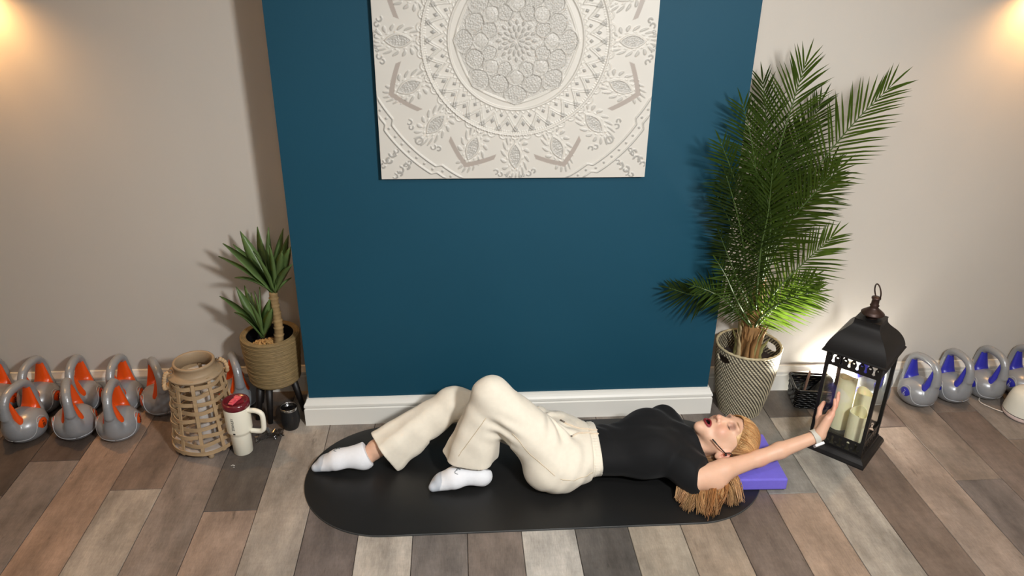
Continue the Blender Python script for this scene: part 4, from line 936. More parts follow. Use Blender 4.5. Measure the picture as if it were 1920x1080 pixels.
# ------------------------------------------------------------------ rope planter with yucca
def yucca():
    cx, cy = -0.818, 2.985
    e = tag(empty('potted_yucca', (cx, cy, 0)), 'two-stemmed yucca in a coiled rope planter on black legs', 'potted plant')
    mr = mat('coiled_rope', (128, 108, 72), 0.7, noise=0.28, nscale=40, stretch=(1, 1, 6), bump=0.3, bscale=150)
    nk = 34; z0, z1 = 0.175, 0.385; prof = []
    for i in range(nk):
        z = z0+(z1-z0)*i/(nk-1); r = 0.106+0.016*((i/(nk-1))**0.8)
        prof += [(r+0.0006*math.sin(i*2.3), z-0.0030), (r+0.0032+0.0012*math.sin(i*1.7), z-0.0012), (r+0.0034+0.0012*math.sin(i*1.7), z+0.0012), (r+0.0006*math.sin(i*2.3), z+0.0030)]
    g = G(); g.lathe([(0.09, z0-0.006)]+prof, 64, caps=False, fn=lambda a, z: 1+0.006*math.sin(2*a+z*20)); g.obj('planter_wall', mr, e, True)
    g = G()
    for k in range(4): R = 0.121-0.0062*k; g.tube([(R*math.cos(a), R*math.sin(a), 0.388+0.001*(k == 1)) for a in np.linspace(0, 2*math.pi, 56, endpoint=False)], 0.0042, 6, closed=True)
    g.obj('planter_rim', mr, e, True)
    G().lathe([(0.100, 0.386), (0.096, 0.330), (0.092, 0.300), (0.001, 0.300)], 40, caps=False).obj('liner', mat('black_liner', (20, 20, 22), 0.25), e, True)
    G().lathe([(0.105, 0.168), (0.001, 0.166)], 40, caps=False).obj('planter_base', mr, e)
    for a in (-1.75, -0.15, 1.0, 2.6, 3.9):
        if a in (1.0,): continue
        G().tube([(0.075*math.cos(a), 0.075*math.sin(a), 0.178), (0.112*math.cos(a), 0.112*math.sin(a), 0.0)], [0.017, 0.011], 12).obj('leg', mat('black_wood_leg', (22, 18, 17), 0.5), e, True)
    # moss / bark chips
    g = G()
    for k in range(150):
        a, r = rng.random()*6.28, 0.062*math.sqrt(rng.random()); p = Vector((-0.012+r*math.cos(a), -0.030+r*0.75*math.sin(a), 0.345+0.020*(1-r/0.062)+0.008*rng.random())); s_ = 0.004+0.005*rng.random()
        Mx = Matrix.Rotation(rng.random()*6, 4, (rng.random(), rng.random(), rng.random()+0.1)); Mx.translation = p; g.box((-s_, -s_*0.6, -s_*0.5), (s_, s_*0.6, s_*0.5), M=Mx)
    o = g.obj('bark_mulch', mat('golden_bark', (176, 136, 82), 0.9, noise=0.25, nscale=60), e); o['kind'] = 'stuff'
    G().lathe([(0.085, 0.315), (0.06, 0.342), (0.001, 0.350)], 24, caps=False).obj('soil', mat('dark_soil', (40, 30, 24), 0.95), e, True)
    # rounded black stone at the rim
    # trunk with ring scars
    base = at(523, 640, 2.955)-Vector((cx, cy, 0)); top = at(514, 548, 2.962)-Vector((cx, cy, 0)); n = 48; pts = [base.lerp(top, i/(n-1))+Vector((0.004*math.sin(i/9), 0, 0)) for i in range(n)]
    G().tube(pts, [0.0195-0.002*i/n+(0.0034 if i % 7 == 0 else 0)+(0.0014 if i % 7 == 6 else 0)-(0.0020 if i % 7 == 1 else 0) for i in range(n)], 16).obj('trunk', mat('yucca_bark', (148, 122, 82), 0.8, noise=0.3, nscale=25, bump=0.4, bscale=60), e, True)
    ml = mat('yucca_leaf', (92, 116, 66), 0.40, noise=0.28, nscale=9, stretch=(1, 1, 1), spec=0.5, trans=0.12)
    def leaf(b, tip, w, bow, twist):
        b, tip = Vector(b), Vector(tip); d = tip-b; L = d.length; dn = d.normalized()
        up = Vector((0, 0, 1)); sd = dn.cross(up); sd = sd.normalized() if sd.length > 0.05 else Vector((1, 0, 0)); nr = sd.cross(dn)
        sd2 = sd*math.cos(twist)+nr*math.sin(twist); nr2 = sd2.cross(dn); v = []; f = []; N_ = 9
        for i in range(N_):
            t = i/(N_-1); c = b+d*t+Vector((0, 0, 1))*bow*math.sin(math.pi*t)*L; ww = w*1.35*(0.55+1.2*t-0.1 if t < 0.35 else 1.0)*(1 if t < 0.45 else (1-((t-0.45)/0.55)**2.0))
            ww = max(ww, 0.0008); v += [c-sd2*ww+nr2*ww*0.35, c-nr2*0.0012, c+sd2*ww+nr2*ww*0.35, c-nr2*0.0035]
        for i in range(N_-1):
            k = i*4; f += [(k, k+1, k+5, k+4), (k+1, k+2, k+6, k+5), (k+2, k+3, k+7, k+6), (k+3, k, k+4, k+7)]
        f += [(3, 2, 1, 0), tuple((N_-1)*4+q for q in range(4))]
        o = meshobj('leaf', v, f, ml, e, True)
    O = Vector((cx, cy, 0))
    def tipat(px, py, Y): return at(px, py, Y)-O
    c1 = at(513, 548, 2.965)-O
    big = [((418, 456), 2.93, 0.020, 0.02, 0.4), ((410, 480), 2.90, 0.015, 0.04, 0.2), ((437, 458), 2.99, 0.017, 0.02, 0.5), ((450, 433), 3.02, 0.020, 0.0, 0.9), ((482, 425), 3.03, 0.021, 0.0, 1.2), ((503, 426), 2.98, 0.019, 0.0, 1.4),
           ((531, 428), 3.00, 0.018, 0.0, 1.2), ((541, 440), 2.94, 0.015, 0.0, 1.0), ((545, 462), 2.88, 0.018, 0.02, 0.7), ((440, 520), 2.86, 0.013, 0.08, 0.2), ((548, 495), 2.84, 0.013, 0.05, 0.4), ((505, 455), 2.88, 0.024, 0.03, 1.5),
           ((475, 470), 2.85, 0.022, 0.05, 0.8), ((455, 480), 3.06, 0.016, 0.02, 0.3), ((520, 460), 3.08, 0.016, 0.0, 1.3), ((546, 520), 2.96, 0.011, 0.04, 0.5), ((530, 470), 2.83, 0.017, 0.05, 1.0)]
    for (px, py), Y, w, bow, tw in big: leaf(c1+Vector((0, 0, -0.012*rng.random())), tipat(px, py, Y), w, bow, tw)
    c2 = at(493, 632, 2.945)-O
    small = [((412, 555), 2.90, 0.016, 0.06, 0.4), ((442, 537), 2.98, 0.015, 0.02, 0.6), ((458, 535), 3.02, 0.014, 0.0, 0.9), ((486, 538), 3.00, 0.015, 0.0, 1.3), ((478, 545), 2.93, 0.016, 0.0, 1.2), ((506, 560), 2.93, 0.016, 0.02, 1.1), ((511, 578), 2.88, 0.014, 0.03, 0.8),
             ((468, 565), 2.86, 0.018, 0.05, 0.8), ((440, 585), 2.88, 0.014, 0.08, 0.3), ((470, 548), 3.06, 0.012, 0.0, 0.8)]
    for (px, py), Y, w, bow, tw in small: leaf(c2, tipat(px, py, Y), w, bow, tw)
yucca()

# ------------------------------------------------------------------ cream tumbler, black cup, cellophane
def tumbler():
    e = tag(empty('tumbler', (-0.908, 2.682, 0)), 'tall cream handled tumbler with dark red lid and pink straw stopper', 'tumbler')
    mc = mat('cream_powder_coat', (244, 240, 222), 0.42, noise=0.01)
    G().lathe([(0.001, 0), (0.036, 0), (0.0385, 0.003), (0.041, 0.095), (0.0425, 0.102), (0.049, 0.110), (0.0505, 0.118), (0.0525, 0.222), (0.052, 0.226), (0.046, 0.228)], 48, caps=False).obj('cup_body', mc, e, True)
    ml = mat('dark_red_lid', (104, 22, 34), 0.22, noise=0.03, coat=0.4)
    lid = G().lathe([(0.052, 0.224), (0.0545, 0.228), (0.055, 0.244), (0.052, 0.250), (0.046, 0.2515), (0.043, 0.248), (0.001, 0.248)], 48, caps=False).obj('lid', ml, e, True)
    g = G(); g.box((-0.011, -0.034, 0.248), (0.011, 0.020, 0.255)); g.box((-0.007, -0.030, 0.255), (0.007, -0.004, 0.262)); g.box((-0.014, 0.008, 0.2485), (0.014, 0.024, 0.258)); o = g.obj('straw_stopper', mat('coral_pink_plastic', (226, 92, 104), 0.35), e, bevel=0.002); o.rotation_euler[2] = -0.35; o['label'] = 'coral pink straw stopper'
    h = spline([(0.048, -0.012, 0.208), (0.075, -0.018, 0.210), (0.098, -0.024, 0.203), (0.106, -0.026, 0.185), (0.105, -0.026, 0.140), (0.100, -0.025, 0.122), (0.085, -0.021, 0.112), (0.046, -0.011, 0.110)], 40)
    G().tube(h, 0.0105, 10, flat=None).obj('handle', mc, e, True)
    # vertical lettering wrapped on the front
    T = Matrix.Rotation(math.pi/2, 4, 'Y')
    mt = mat('tumbler_print', (52, 50, 46), 0.5)
    ang = math.radians(-100); R = Matrix.Rotation(ang, 4, 'Z') @ Matrix(((0, 0, 1, 0.0518), (1, 0, 0, 0), (0, 1, 0, 0.166), (0, 0, 0, 1))) @ Matrix.Rotation(math.pi/2, 4, 'Z')
    text_mesh('lettering', 'STANLEY', 0.0145, mt, e, R, 0.0004)
    R2 = R.copy(); R2.translation = R.translation+Vector((0, 0, -0.046)); g = G(); g.box((-0.003, -0.0045, -0.0003), (0.003, 0.0045, 0.0005), M=R2); g.obj('logo_mark', mt, e)
tumbler()
def wine_cup():
    e = tag(empty('tumbler_cup', (-0.742, 2.842, 0)), 'small black stemless cup with steel rim beside the skirting board', 'cup')
    G().lathe([(0.001, 0), (0.030, 0), (0.033, 0.004), (0.040, 0.030), (0.0415, 0.052), (0.039, 0.080), (0.0365, 0.096)], 40, caps=False).obj('cup_body', mat('matt_black_steel', (20, 21, 23), 0.5, noise=0.03), e, True)
    G().lathe([(0.0365, 0.096), (0.0372, 0.106), (0.035, 0.108), (0.033, 0.104), (0.034, 0.06), (0.001, 0.030)], 40, caps=False).obj('steel_rim', mat('polished_steel', (200, 202, 205), 0.16, 1.0), e, True)
    G().lathe([(0.033, 0.098), (0.031, 0.1005), (0.001, 0.0995)], 32, caps=False).obj('lid', mat('smoked_lid', (16, 16, 18), 0.12), e, True)
wine_cup()
def cellophane():
    n = 9; v = []; f = []
    for i in range(n):
        for j in range(n):
            x, y = (i/(n-1)-0.5)*0.13, (j/(n-1)-0.5)*0.09; z = 0.004+0.034*rng.random()*(1-(abs(x)/0.075)**2); v.append((x+0.012*rng.normal(), y+0.010*rng.normal(), max(z, 0.001)))
    for i in range(n-1):
        for j in range(n-1): k = i*n+j; f.append((k, k+n, k+n+1, k+1))
    o = meshobj('cellophane_wrapper', v, f, glass_mat('cellophane', (240, 240, 240), 0.10, 0.80)); o.location = (-0.820, 2.768, 0.002); o.scale = (0.8, 0.8, 0.8); o.rotation_euler[2] = 0.4
    o.modifiers.new('solid', 'SOLIDIFY').thickness = 0.0006
    tag(o, 'crumpled clear plastic wrapper on the floor between the tumbler and black cup', 'wrapper')
cellophane()
def debris():
    g = G(); g.tube([(0, 0, 0.002), (0.008, 0.004, 0.004), (0.016, 0.001, 0.002)], 0.0022, 6); g.tube([(0.010, -0.008, 0.002), (0.018, -0.010, 0.003)], 0.0016, 6)
    o = g.obj('paper_scrap', mat('scrap_white', (190, 184, 174), 0.7), None, True); o.location = (-0.935, 2.580, 0); tag(o, 'tiny pale scrap on the floor in front of the cream tumbler', 'scrap')
debris()
# ------------------------------------------------------------------ palm in a woven basket
def palm():
    cx, cy = 1.276, 2.882
    e = tag(empty('potted_palm', (cx, cy, 0)), 'tall feathery palm in a black and cream woven basket', 'potted plant')
    O = Vector((cx, cy, 0))
    # woven wall: a displaced diagonal twill with its own light and dark straws
    nu, nv = 360, 128; H = 0.338; V = []; C = []; keep = np.ones((nv-1, nu), bool)
    li = np.array(lin((208, 198, 168))); dk = np.array(lin((44, 38, 30)))
    for j in range(nv):
        t = j/(nv-1); r = 0.090+0.048*math.sin(t*math.pi/2)**0.9; z = t*H
        for i in range(nu):
            a = 2*math.pi*i/nu; row = t*34; s_ = math.sin(2*math.pi*(i/nu*50+row*0.5)); bulge = abs(math.sin(math.pi*row)); w = 0.5+0.5*s_
            rr = r+0.0035*bulge*(0.4+0.6*w); V.append((rr*math.cos(a), rr*math.sin(a), z))
            k = max(0, min(1, (s_+0.25)*2.2))*(0.35+0.65*bulge); C.append(dk*(1-k)+li*k)
    F = []
    for j in range(nv-1):
        for i in range(nu):
            a = 2*math.pi*(i+0.5)/nu; t = (j+0.5)/(nv-1)
            hole = any((abs((a-a0+math.pi) % (2*math.pi)-math.pi)/0.30)**2+((t-0.875)/0.058)**2 < 1 for a0 in (0.35, 0.35+math.pi))
            if not hole: F.append((j*nu+i, j*nu+(i+1) % nu, (j+1)*nu+(i+1) % nu, (j+1)*nu+i))
    w = meshobj('basket_wall', V, F, mat('woven_seagrass', (200, 190, 160), 0.8, attr='Col', noise=0.15, nscale=80), e, True, np.array(C)); w.modifiers.new('solid', 'SOLIDIFY').thickness = 0.007
    g = G(); g.tube([(0.138*math.cos(a), 0.138*math.sin(a), H) for a in np.linspace(0, 2*math.pi, 90, endpoint=False)], [0.0058+0.0012*math.sin(i*2.1) for i in range(90)], 8, closed=True); g.obj('basket_rim', mat('rim_straw', (176, 164, 132), 0.8, noise=0.35, nscale=60), e, True)
    G().lathe([(0.095, 0.004), (0.001, 0.002)], 40, caps=False).obj('basket_base', mat('rim_straw', (0, 0, 0)), e)
    G().lathe([(0.120, 0.262), (0.07, 0.272), (0.001, 0.276)], 40, caps=False).obj('soil', mat('dark_soil', (40, 30, 24), 0.95), e, True)
    # sheathed trunk
    mt = mat('palm_sheath', (150, 112, 68), 0.75, noise=0.35, nscale=14, stretch=(6, 6, 1), bump=0.3, bscale=30); mt2 = mat('palm_sheath_green', (138, 134, 84), 0.7, noise=0.3, nscale=14, stretch=(6, 6, 1))
    mt3 = mat('palm_sheath_pale', (178, 158, 118), 0.75, noise=0.35, nscale=14, stretch=(6, 6, 1))
    for k in range(24):
        a = k*2.4; r0 = 0.030+0.011*(k % 4); h = 0.13+0.10*((k*7) % 9)/8; lean = 0.030+0.012*((k*5) % 4)
        p = [Vector((r0*math.cos(a), r0*math.sin(a), 0.262)), Vector(((r0+0.003)*math.cos(a), (r0+0.003)*math.sin(a), 0.262+h*0.5)), Vector(((r0*0.6+lean)*math.cos(a+0.1), (r0*0.6+lean)*math.sin(a+0.1), 0.262+h))]
        g = G().tube(spline(p, 9), [0.024, 0.023, 0.021, 0.019, 0.016, 0.012, 0.008, 0.004, 0.001], 9, flat=0.45)
        g.v = [(v[0]+0.0018*math.sin(v[2]*160+k), v[1]+0.0018*math.cos(v[2]*190+k*2), v[2]) for v in g.v]; g.obj('sheath', (mt, mt3, mt2, mt)[k % 4], e, True)
    G().tube(spline([(0, 0, 0.25), (0.004, 0, 0.5), (0.012, 0.01, 0.72)], 10), [0.045, 0.045, 0.042, 0.038, 0.034, 0.03, 0.026, 0.022, 0.018, 0.012], 14).obj('trunk', mt, e, True)
    mls = [mat('palm_leaf', (50, 66, 28), 0.6, noise=0.25, nscale=20, trans=0.36, spec=0.0), mat('palm_leaf_dark', (38, 50, 24), 0.6, noise=0.25, nscale=20, trans=0.26, spec=0.0)]
    mra = mat('palm_rachis', (72, 92, 44), 0.5, noise=0.15)
    nb = Vector((-0.36, -0.80, 0.48))
    def frond(ctrl, L, m=0, nl=44, start=0.22, tilt=0.0, droop=0.10, nrm=None):
        P = [Vector(c) if isinstance(c, Vector) else at(*c) for c in ctrl]; P = [p-O for p in P]; C_ = spline(P, 40)
        n = len(C_); o = G().tube(C_, [0.0055*(1-0.8*i/(n-1)) for i in range(n)], 6).obj('frond', mra, e, True)
        V = []; F = []
        cum = [0]
        for i in range(1, n): cum.append(cum[-1]+(C_[i]-C_[i-1]).length)
        def pos(s_):
            x = s_*cum[-1]
            for i in range(1, n):
                if cum[i] >= x: u = (x-cum[i-1])/max(cum[i]-cum[i-1], 1e-6); return C_[i-1].lerp(C_[i], u), (C_[i]-C_[i-1]).normalized()
            return C_[-1], (C_[-1]-C_[-2]).normalized()
        for k in range(nl):
            s_ = start+(1-start)*k/(nl-1); c, t = pos(s_); x = (s_-start)/(1-start)
            N0 = (nrm or nb).copy(); N0 = (N0-t*N0.dot(t)).normalized(); sd = t.cross(N0).normalized()
            prof = (0.55+0.45*min(1, x/0.25)) * (1 if x < 0.55 else 1-0.55*((x-0.55)/0.45)**1.3)
            for q in (-1, 1):
                if k == nl-1 and q == 1: continue
                an = math.radians(62-40*x**1.2)+rng.normal(0, 0.05); d = t*math.cos(an)+sd*q*math.sin(an); d = (d+N0*(0.16+tilt*q+rng.normal(0, 0.06))).normalized()
                if k == nl-1: d = t
                ln = L*prof*(0.92+0.16*rng.random()); wd = 0.0041*(0.7+0.3*prof); sw = d.cross(N0).normalized(); dn = Vector((0, 0, -1))*droop*ln
                b0 = len(V)
                for tt, ww in ((0.0, 0.45), (0.22, 1.0), (0.62, 0.85)):
                    p = c+d*ln*tt+dn*tt*tt; V += [p-sw*wd*ww+N0*wd*0.35*ww, p, p+sw*wd*ww+N0*wd*0.35*ww]
                V.append(c+d*ln+dn)
                for z_ in range(b0, len(V)):
                    w_ = V[z_]+O
                    if w_.x < CHX1+0.002 and w_.y > CHY-0.006: V[z_] = Vector((V[z_].x, CHY-0.006-cy, V[z_].z))
                    elif w_.y > WR-0.005: V[z_] = Vector((V[z_].x, WR-0.005-cy, V[z_].z))
                for r_ in (0, 3): F += [(b0+r_, b0+r_+1, b0+r_+4, b0+r_+3), (b0+r_+1, b0+r_+2, b0+r_+5, b0+r_+4)]
                F += [(b0+6, b0+7, b0+9), (b0+7, b0+8, b0+9)]
        l = meshobj('leaflets', V, F, mls[m], o, True); l['kind'] = 'stuff'
    B = O+Vector((0.006, -0.005, 0.46)); B2 = O+Vector((0.010, 0.0, 0.62)); B3 = O+Vector((0.0, -0.02, 0.42))
    fr = [
      ([B2, (1450, 330, 2.86), (1480, 215, 2.84), (1510, 120, 2.82)], 0.205, 0, 52, 0.30), # tall centre right
      ([B2, (1460, 420, 2.84), (1530, 318, 2.80), (1600, 232, 2.76), (1672, 160, 2.72)], 0.190, 0, 50, 0.25), # far right
      ([B2, (1420, 360, 2.84), (1410, 270, 2.80), (1392, 195, 2.76)], 0.170, 0, 46, 0.30), # upper left
      ([B2, (1432, 330, 2.90), (1436, 230, 2.92), (1430, 150, 2.92)], 0.160, 1, 46, 0.35),
      ([B2, (1395, 400, 2.80), (1375, 330, 2.74), (1352, 268, 2.69)], 0.165, 0, 44, 0.25), # left mid
      ([B2, (1465, 440, 2.80), (1515, 375, 2.74), (1572, 318, 2.68)], 0.170, 0, 48, 0.20), # right mid
      ([B, (1425, 480, 2.76), (1440, 400, 2.70), (1448, 325, 2.66)], 0.175, 0, 46, 0.25), # centre front
      ([B, (1395, 470, 2.78), (1382, 400, 2.72), (1362, 330, 2.68)], 0.165, 1, 44, 0.25),
      ([B2, (1465, 350, 2.94), (1505, 260, 2.94), (1540, 190, 2.94)], 0.160, 1, 46, 0.30),
      ([B2, (1440, 400, 2.90), (1480, 300, 2.88), (1500, 240, 2.86)], 0.165, 1, 44, 0.25),
      ([B2, (1480, 420, 2.90), (1530, 360, 2.88), (1560, 300, 2.86)], 0.150, 1, 40, 0.25),
      ([B, (1385, 480, 2.84), (1370, 420, 2.80), (1345, 370, 2.75)], 0.140, 1, 40, 0.22),
      ([B, (1455, 545, 2.80), (1505, 495, 2.77), (1562, 442, 2.74)], 0.165, 0, 44, 0.14), # lower right
      ([B3, (1430, 592, 2.80), (1480, 560, 2.78), (1530, 548, 2.76)], 0.150, 0, 40, 0.10), # lit lower right
      ([B3, (1455, 575, 2.82), (1490, 545, 2.80), (1525, 520, 2.78)], 0.120, 0, 34, 0.15),
      ([B, (1385, 530, 2.80), (1365, 480, 2.74), (1350, 440, 2.70)], 0.120, 1, 36, 0.2),
      ([B3, (1380, 560, 2.78), (1362, 520, 2.72), (1345, 490, 2.68)], 0.105, 0, 34, 0.2),
      ([B3, (1362, 565, 2.80), (1335, 548, 2.76), (1300, 535, 2.72)], 0.105, 0, 34, 0.25), # left low, reaching over the teal
      ([B3, (1350, 552, 2.84), (1300, 553, 2.82), (1255, 540, 2.80)], 0.120, 1, 36, 0.30),  # dark frond added in place of a frond shadow cast on the teal
      ([B2, (1445, 420, 2.78), (1430, 350, 2.72), (1405, 290, 2.68)], 0.150, 0, 42, 0.25),
    ]
    for ctrl, L, m, nl, st in fr: frond(ctrl, L*1.14, m, int(nl*0.76), st)
palm()

# ------------------------------------------------------------------ black metal lantern with candles
def lantern():
    LC = (1.633, 2.598)
    e = tag(empty('metal_lantern', (*LC, 0), math.radians(45)), 'tall black metal and glass lantern with domed square roof and ring', 'lantern')
    mk = mat('black_lantern_metal', (30, 29, 29), 0.42, 0.35, noise=0.15, nscale=14, spec=0.5); mb = mat('bronzed_lantern_metal', (66, 48, 42), 0.45, 0.5, noise=0.3, nscale=20)
    def sq(h, z): return [(-h, -h, z), (h, -h, z), (h, h, z), (-h, h, z)]
    def loft(levels, cap0=True, cap1=True):
        g = G(); v = []; f = []
        for h, z in levels: v += sq(h, z)
        for i in range(len(levels)-1):
            for k in range(4): f.append((i*4+k, i*4+(k+1) % 4, (i+1)*4+(k+1) % 4, (i+1)*4+k))
        if cap0: f.append((3, 2, 1, 0))
        if cap1: n = (len(levels)-1)*4; f.append((n, n+1, n+2, n+3))
        return g.add(v, f)
    loft([(0.133, 0), (0.133, 0.006), (0.128, 0.018), (0.118, 0.030), (0.113, 0.034), (0.112, 0.040)]).obj('base', mk, e)
    hb, zt = 0.109, 0.468; pw = 0.014
    for sx in (-1, 1):
        for sy in (-1, 1):
            g = G(); x0, y0 = sx*hb, sy*hb; g.box((min(x0, x0-sx*pw), min(y0, y0-sy*pw), 0.038), (max(x0, x0-sx*pw), max(y0, y0-sy*pw), zt)); g.obj('corner_post', mk, e)
    # pierced bands, one at the head and one at the foot of each side
    def band(z0, z1, n, flip):
        """plate with keyhole openings, built as a grid with holes"""
        W_ = 2*hb-2*pw; nx, nz = 126, 26; v = []; f = []; th = 0.003
        def hole(x, z):
            u = (x/W_+0.5)*n; c = (u % 1)-0.5; i_ = math.floor(u); w = (z-z0)/(z1-z0); w = 1-w if flip else w
            if w < 0.14 or w > 0.90: return False
            p = W_/n; dx = c*p; H_ = (z1-z0)
            ball = math.hypot(dx, (w-0.30)*H_) < 0.0062; stem = abs(dx) < 0.0034 and 0.30 < w < 0.80; head = abs(dx) < 0.0095*min(1, max(0, (w-0.52)/0.22)) and 0.5 < w < 0.86
            dx2 = (abs(c)-0.5)*p; dot = math.hypot(dx2, (w-0.60)*H_) < 0.0044
            return ball or stem or head or dot
        for q in (0, 1):
            for i in range(nx+1):
                for j in range(nz+1): v.append((-W_/2+W_*i/nx, -hb+0.003+q*th, z0+(z1-z0)*j/nz))
        off = (nx+1)*(nz+1); hm = [[hole(-W_/2+W_*(i+0.5)/nx, z0+(z1-z0)*(j+0.5)/nz) for j in range(nz)] for i in range(nx)]
        for i in range(nx):
            for j in range(nz):
                if hm[i][j]: continue
                k = i*(nz+1)+j; f += [(k, k+nz+1, k+nz+2, k+1), (off+k+1, off+k+nz+2, off+k+nz+1, off+k)]
                if j+1 < nz and hm[i][j+1] or j == nz-1: f.append((k+1, k+nz+2, off+k+nz+2, off+k+1))
                if j > 0 and hm[i][j-1] or j == 0: f.append((k+nz+1, k, off+k, off+k+nz+1))
                if i+1 < nx and hm[i+1][j] or i == nx-1: f.append((k+nz+1, off+k+nz+1, off+k+nz+2, k+nz+2))
                if i > 0 and hm[i-1][j] or i == 0: f.append((k, k+1, off+k+1, off+k))
        me = meshobj('tmp', v, f, mk).data; bpy.data.objects.remove(bpy.data.objects['tmp']); return me
    top, bot = band(0.405, 0.468, 6, False), band(0.040, 0.100, 6, True)
    for k in range(4):
        for me in (top, bot): o = share('pierced_band', me, e); o.rotation_euler[2] = k*math.pi/2
    mg = glass_mat('lantern_pane', (252, 253, 252), 0.03, 0.93)
    for k in range(4):
        g = G(); g.box((-hb+pw, -hb+0.0085, 0.100), (hb-pw, -hb+0.0105, 0.405)); o = g.obj('pane', mg, e); o.rotation_euler[2] = k*math.pi/2
    G().tube([(-hb+pw-0.004, -hb-0.004, 0.20), (-hb+pw+0.012, -hb-0.008, 0.196)], 0.0022, 6).obj('door_latch', mat('eyelet_steel', (150, 140, 130), 0.3, 0.9), e, True)
    # ogee roof
    lv = [(0.125, 0.466), (0.127, 0.470), (0.119, 0.476)]
    prof_ = spline([(0.121, 0, 0.477), (0.117, 0, 0.494), (0.106, 0, 0.520), (0.088, 0, 0.546), (0.066, 0, 0.568), (0.052, 0, 0.586), (0.0485, 0, 0.606)], 18)
    lv += [(q.x, q.z) for q in prof_]+[(0.050, 0.608), (0.050, 0.610)]
    r = loft(lv).obj('roof', mk, e); autosmooth(r, 0.9)
    G().lathe([(0.022, 0.608), (0.022, 0.626), (0.043, 0.627), (0.044, 0.630), (0.031, 0.641), (0.018, 0.651), (0.0145, 0.657), (0.018, 0.663), (0.0145, 0.669), (0.0140, 0.688), (0.0175, 0.692), (0.0175, 0.698), (0.001, 0.700)], 32, caps=False).obj('finial', mb, e, True); autosmooth(e.children[-1], 0.5)
    rc = Vector((0, 0, 0.722)); rx = Vector((0.5, 0.62, 0)).normalized(); ru = Vector((-0.28, 0.10, 0.95)).normalized()
    G().tube([rc+rx*0.020*math.cos(a)+ru*0.036*math.sin(a) for a in np.linspace(0, 2*math.pi, 36, endpoint=False)], 0.0028, 8, closed=True).obj('ring', mb, e, True)
    mw = mat('ivory_wax', (255, 247, 208), 0.5, noise=0.02, sss=0.1)
    for (x, y, r_, h, ph, lb) in ((1.640, 2.668, 0.037, 0.255, 0.5, 'tallest ivory pillar candle inside the black lantern'), (1.702, 2.622, 0.036, 0.205, 2.0, 'middle-height ivory pillar candle inside the black lantern'), (1.655, 2.562, 0.036, 0.150, 3.4, 'shortest ivory pillar candle inside the black lantern')):
        c = tag(empty('pillar_candle', (x, y, 0.0405)), lb, 'candle', 'candles in lanterns')
        n = 40; V = []; F = []
        wall = [(r_, 0.0, 0), (r_, 1.0, 1), (r_-0.004, 1.0, 1), (r_-0.005, 0.0, 2), (0.001, 0.0, 2)]
        for rr, tz, kind in wall:
            for i in range(n):
                a = 2*math.pi*i/n; dip = 0.016*(0.5+0.5*math.sin(a+ph))+0.006*math.sin(2*a+ph)
                z = 0 if kind == 0 else (h-dip if kind == 1 else h-0.05); V.append((rr*math.cos(a), rr*math.sin(a), z))
        for j in range(4):
            for i in range(n): F.append((j*n+i, j*n+(i+1) % n, (j+1)*n+(i+1) % n, (j+1)*n+i))
        F.append(tuple(range(n-1, -1, -1))); o = meshobj('wax', V, F, mw, c, True); autosmooth(o, 0.7)
        G().tube([(0, 0, h-0.052), (0.001, 0.001, h-0.030)], 0.0016, 6).obj('wick', m_dark, c)
lantern()

# ------------------------------------------------------------------ assumed small uplight behind the lantern, inferred from the lit palm leaves
def uplight():
    p = Vector((1.748, 2.838, 0)); tgt = Vector((1.33, 2.785, 0.48))
    e = tag(empty('assumed_floor_uplight', p), 'assumed small black floor spotlight standing behind the black lantern, aimed at the palm', 'lamp')
    G().lathe([(0.032, 0), (0.032, 0.006), (0.008, 0.010), (0.007, 0.05)], 24).obj('stand', m_dark, e, True)
    c = Vector((0, 0, 0.075)); d = (tgt-p-c).normalized(); q = d.to_track_quat('Z', 'Y').to_matrix().to_4x4(); q.translation = c
    g = G(); g.lathe([(0.012, -0.03), (0.024, -0.022), (0.028, 0.028), (0.025, 0.028), (0.022, 0.010)], 24, caps=False); g.v = [q @ Vector(v) for v in g.v]; g.obj('lamp_head', m_dark, e, True)
    g = G(); g.lathe([(0.022, 0.012), (0.001, 0.014)], 24, caps=False); g.v = [q @ Vector(v) for v in g.v]; g.obj('lens', emit_mat('uplight_lens', (255, 248, 232), 12), e)
    lamp('SPOT', 'assumed_uplight_beam', p+c+d*0.032, 125, (1.0, 0.95, 0.84), tgt, spot_size=math.radians(46), spot_blend=0.7, shadow_soft_size=0.012)
uplight()
def small_lamp():
    """an assumed second low lamp by the wall: it lights the skirting between basket and lantern"""
    p = Vector((1.745, 2.995, 0)); e = tag(empty('assumed_puck_light', p), 'assumed small white puck light on the floor by the wall behind the black lantern', 'lamp')  # assumed from the bright patch at the wall base; lamp itself unseen
    G().lathe([(0.030, 0), (0.032, 0.004), (0.032, 0.020), (0.028, 0.024)], 24, caps=False).obj('puck_body', m_lampwhite, e, True)
    G().lathe([(0.028, 0.0235), (0.020, 0.032), (0.001, 0.036)], 24, caps=False).obj('puck_dome', emit_mat('puck_dome', (255, 246, 230), 60), e, True)
    lamp('POINT', 'assumed_puck_glow', p+Vector((0, -0.005, 0.055)), 20.0, (1.0, 0.95, 0.85), shadow_soft_size=0.03)
small_lamp()

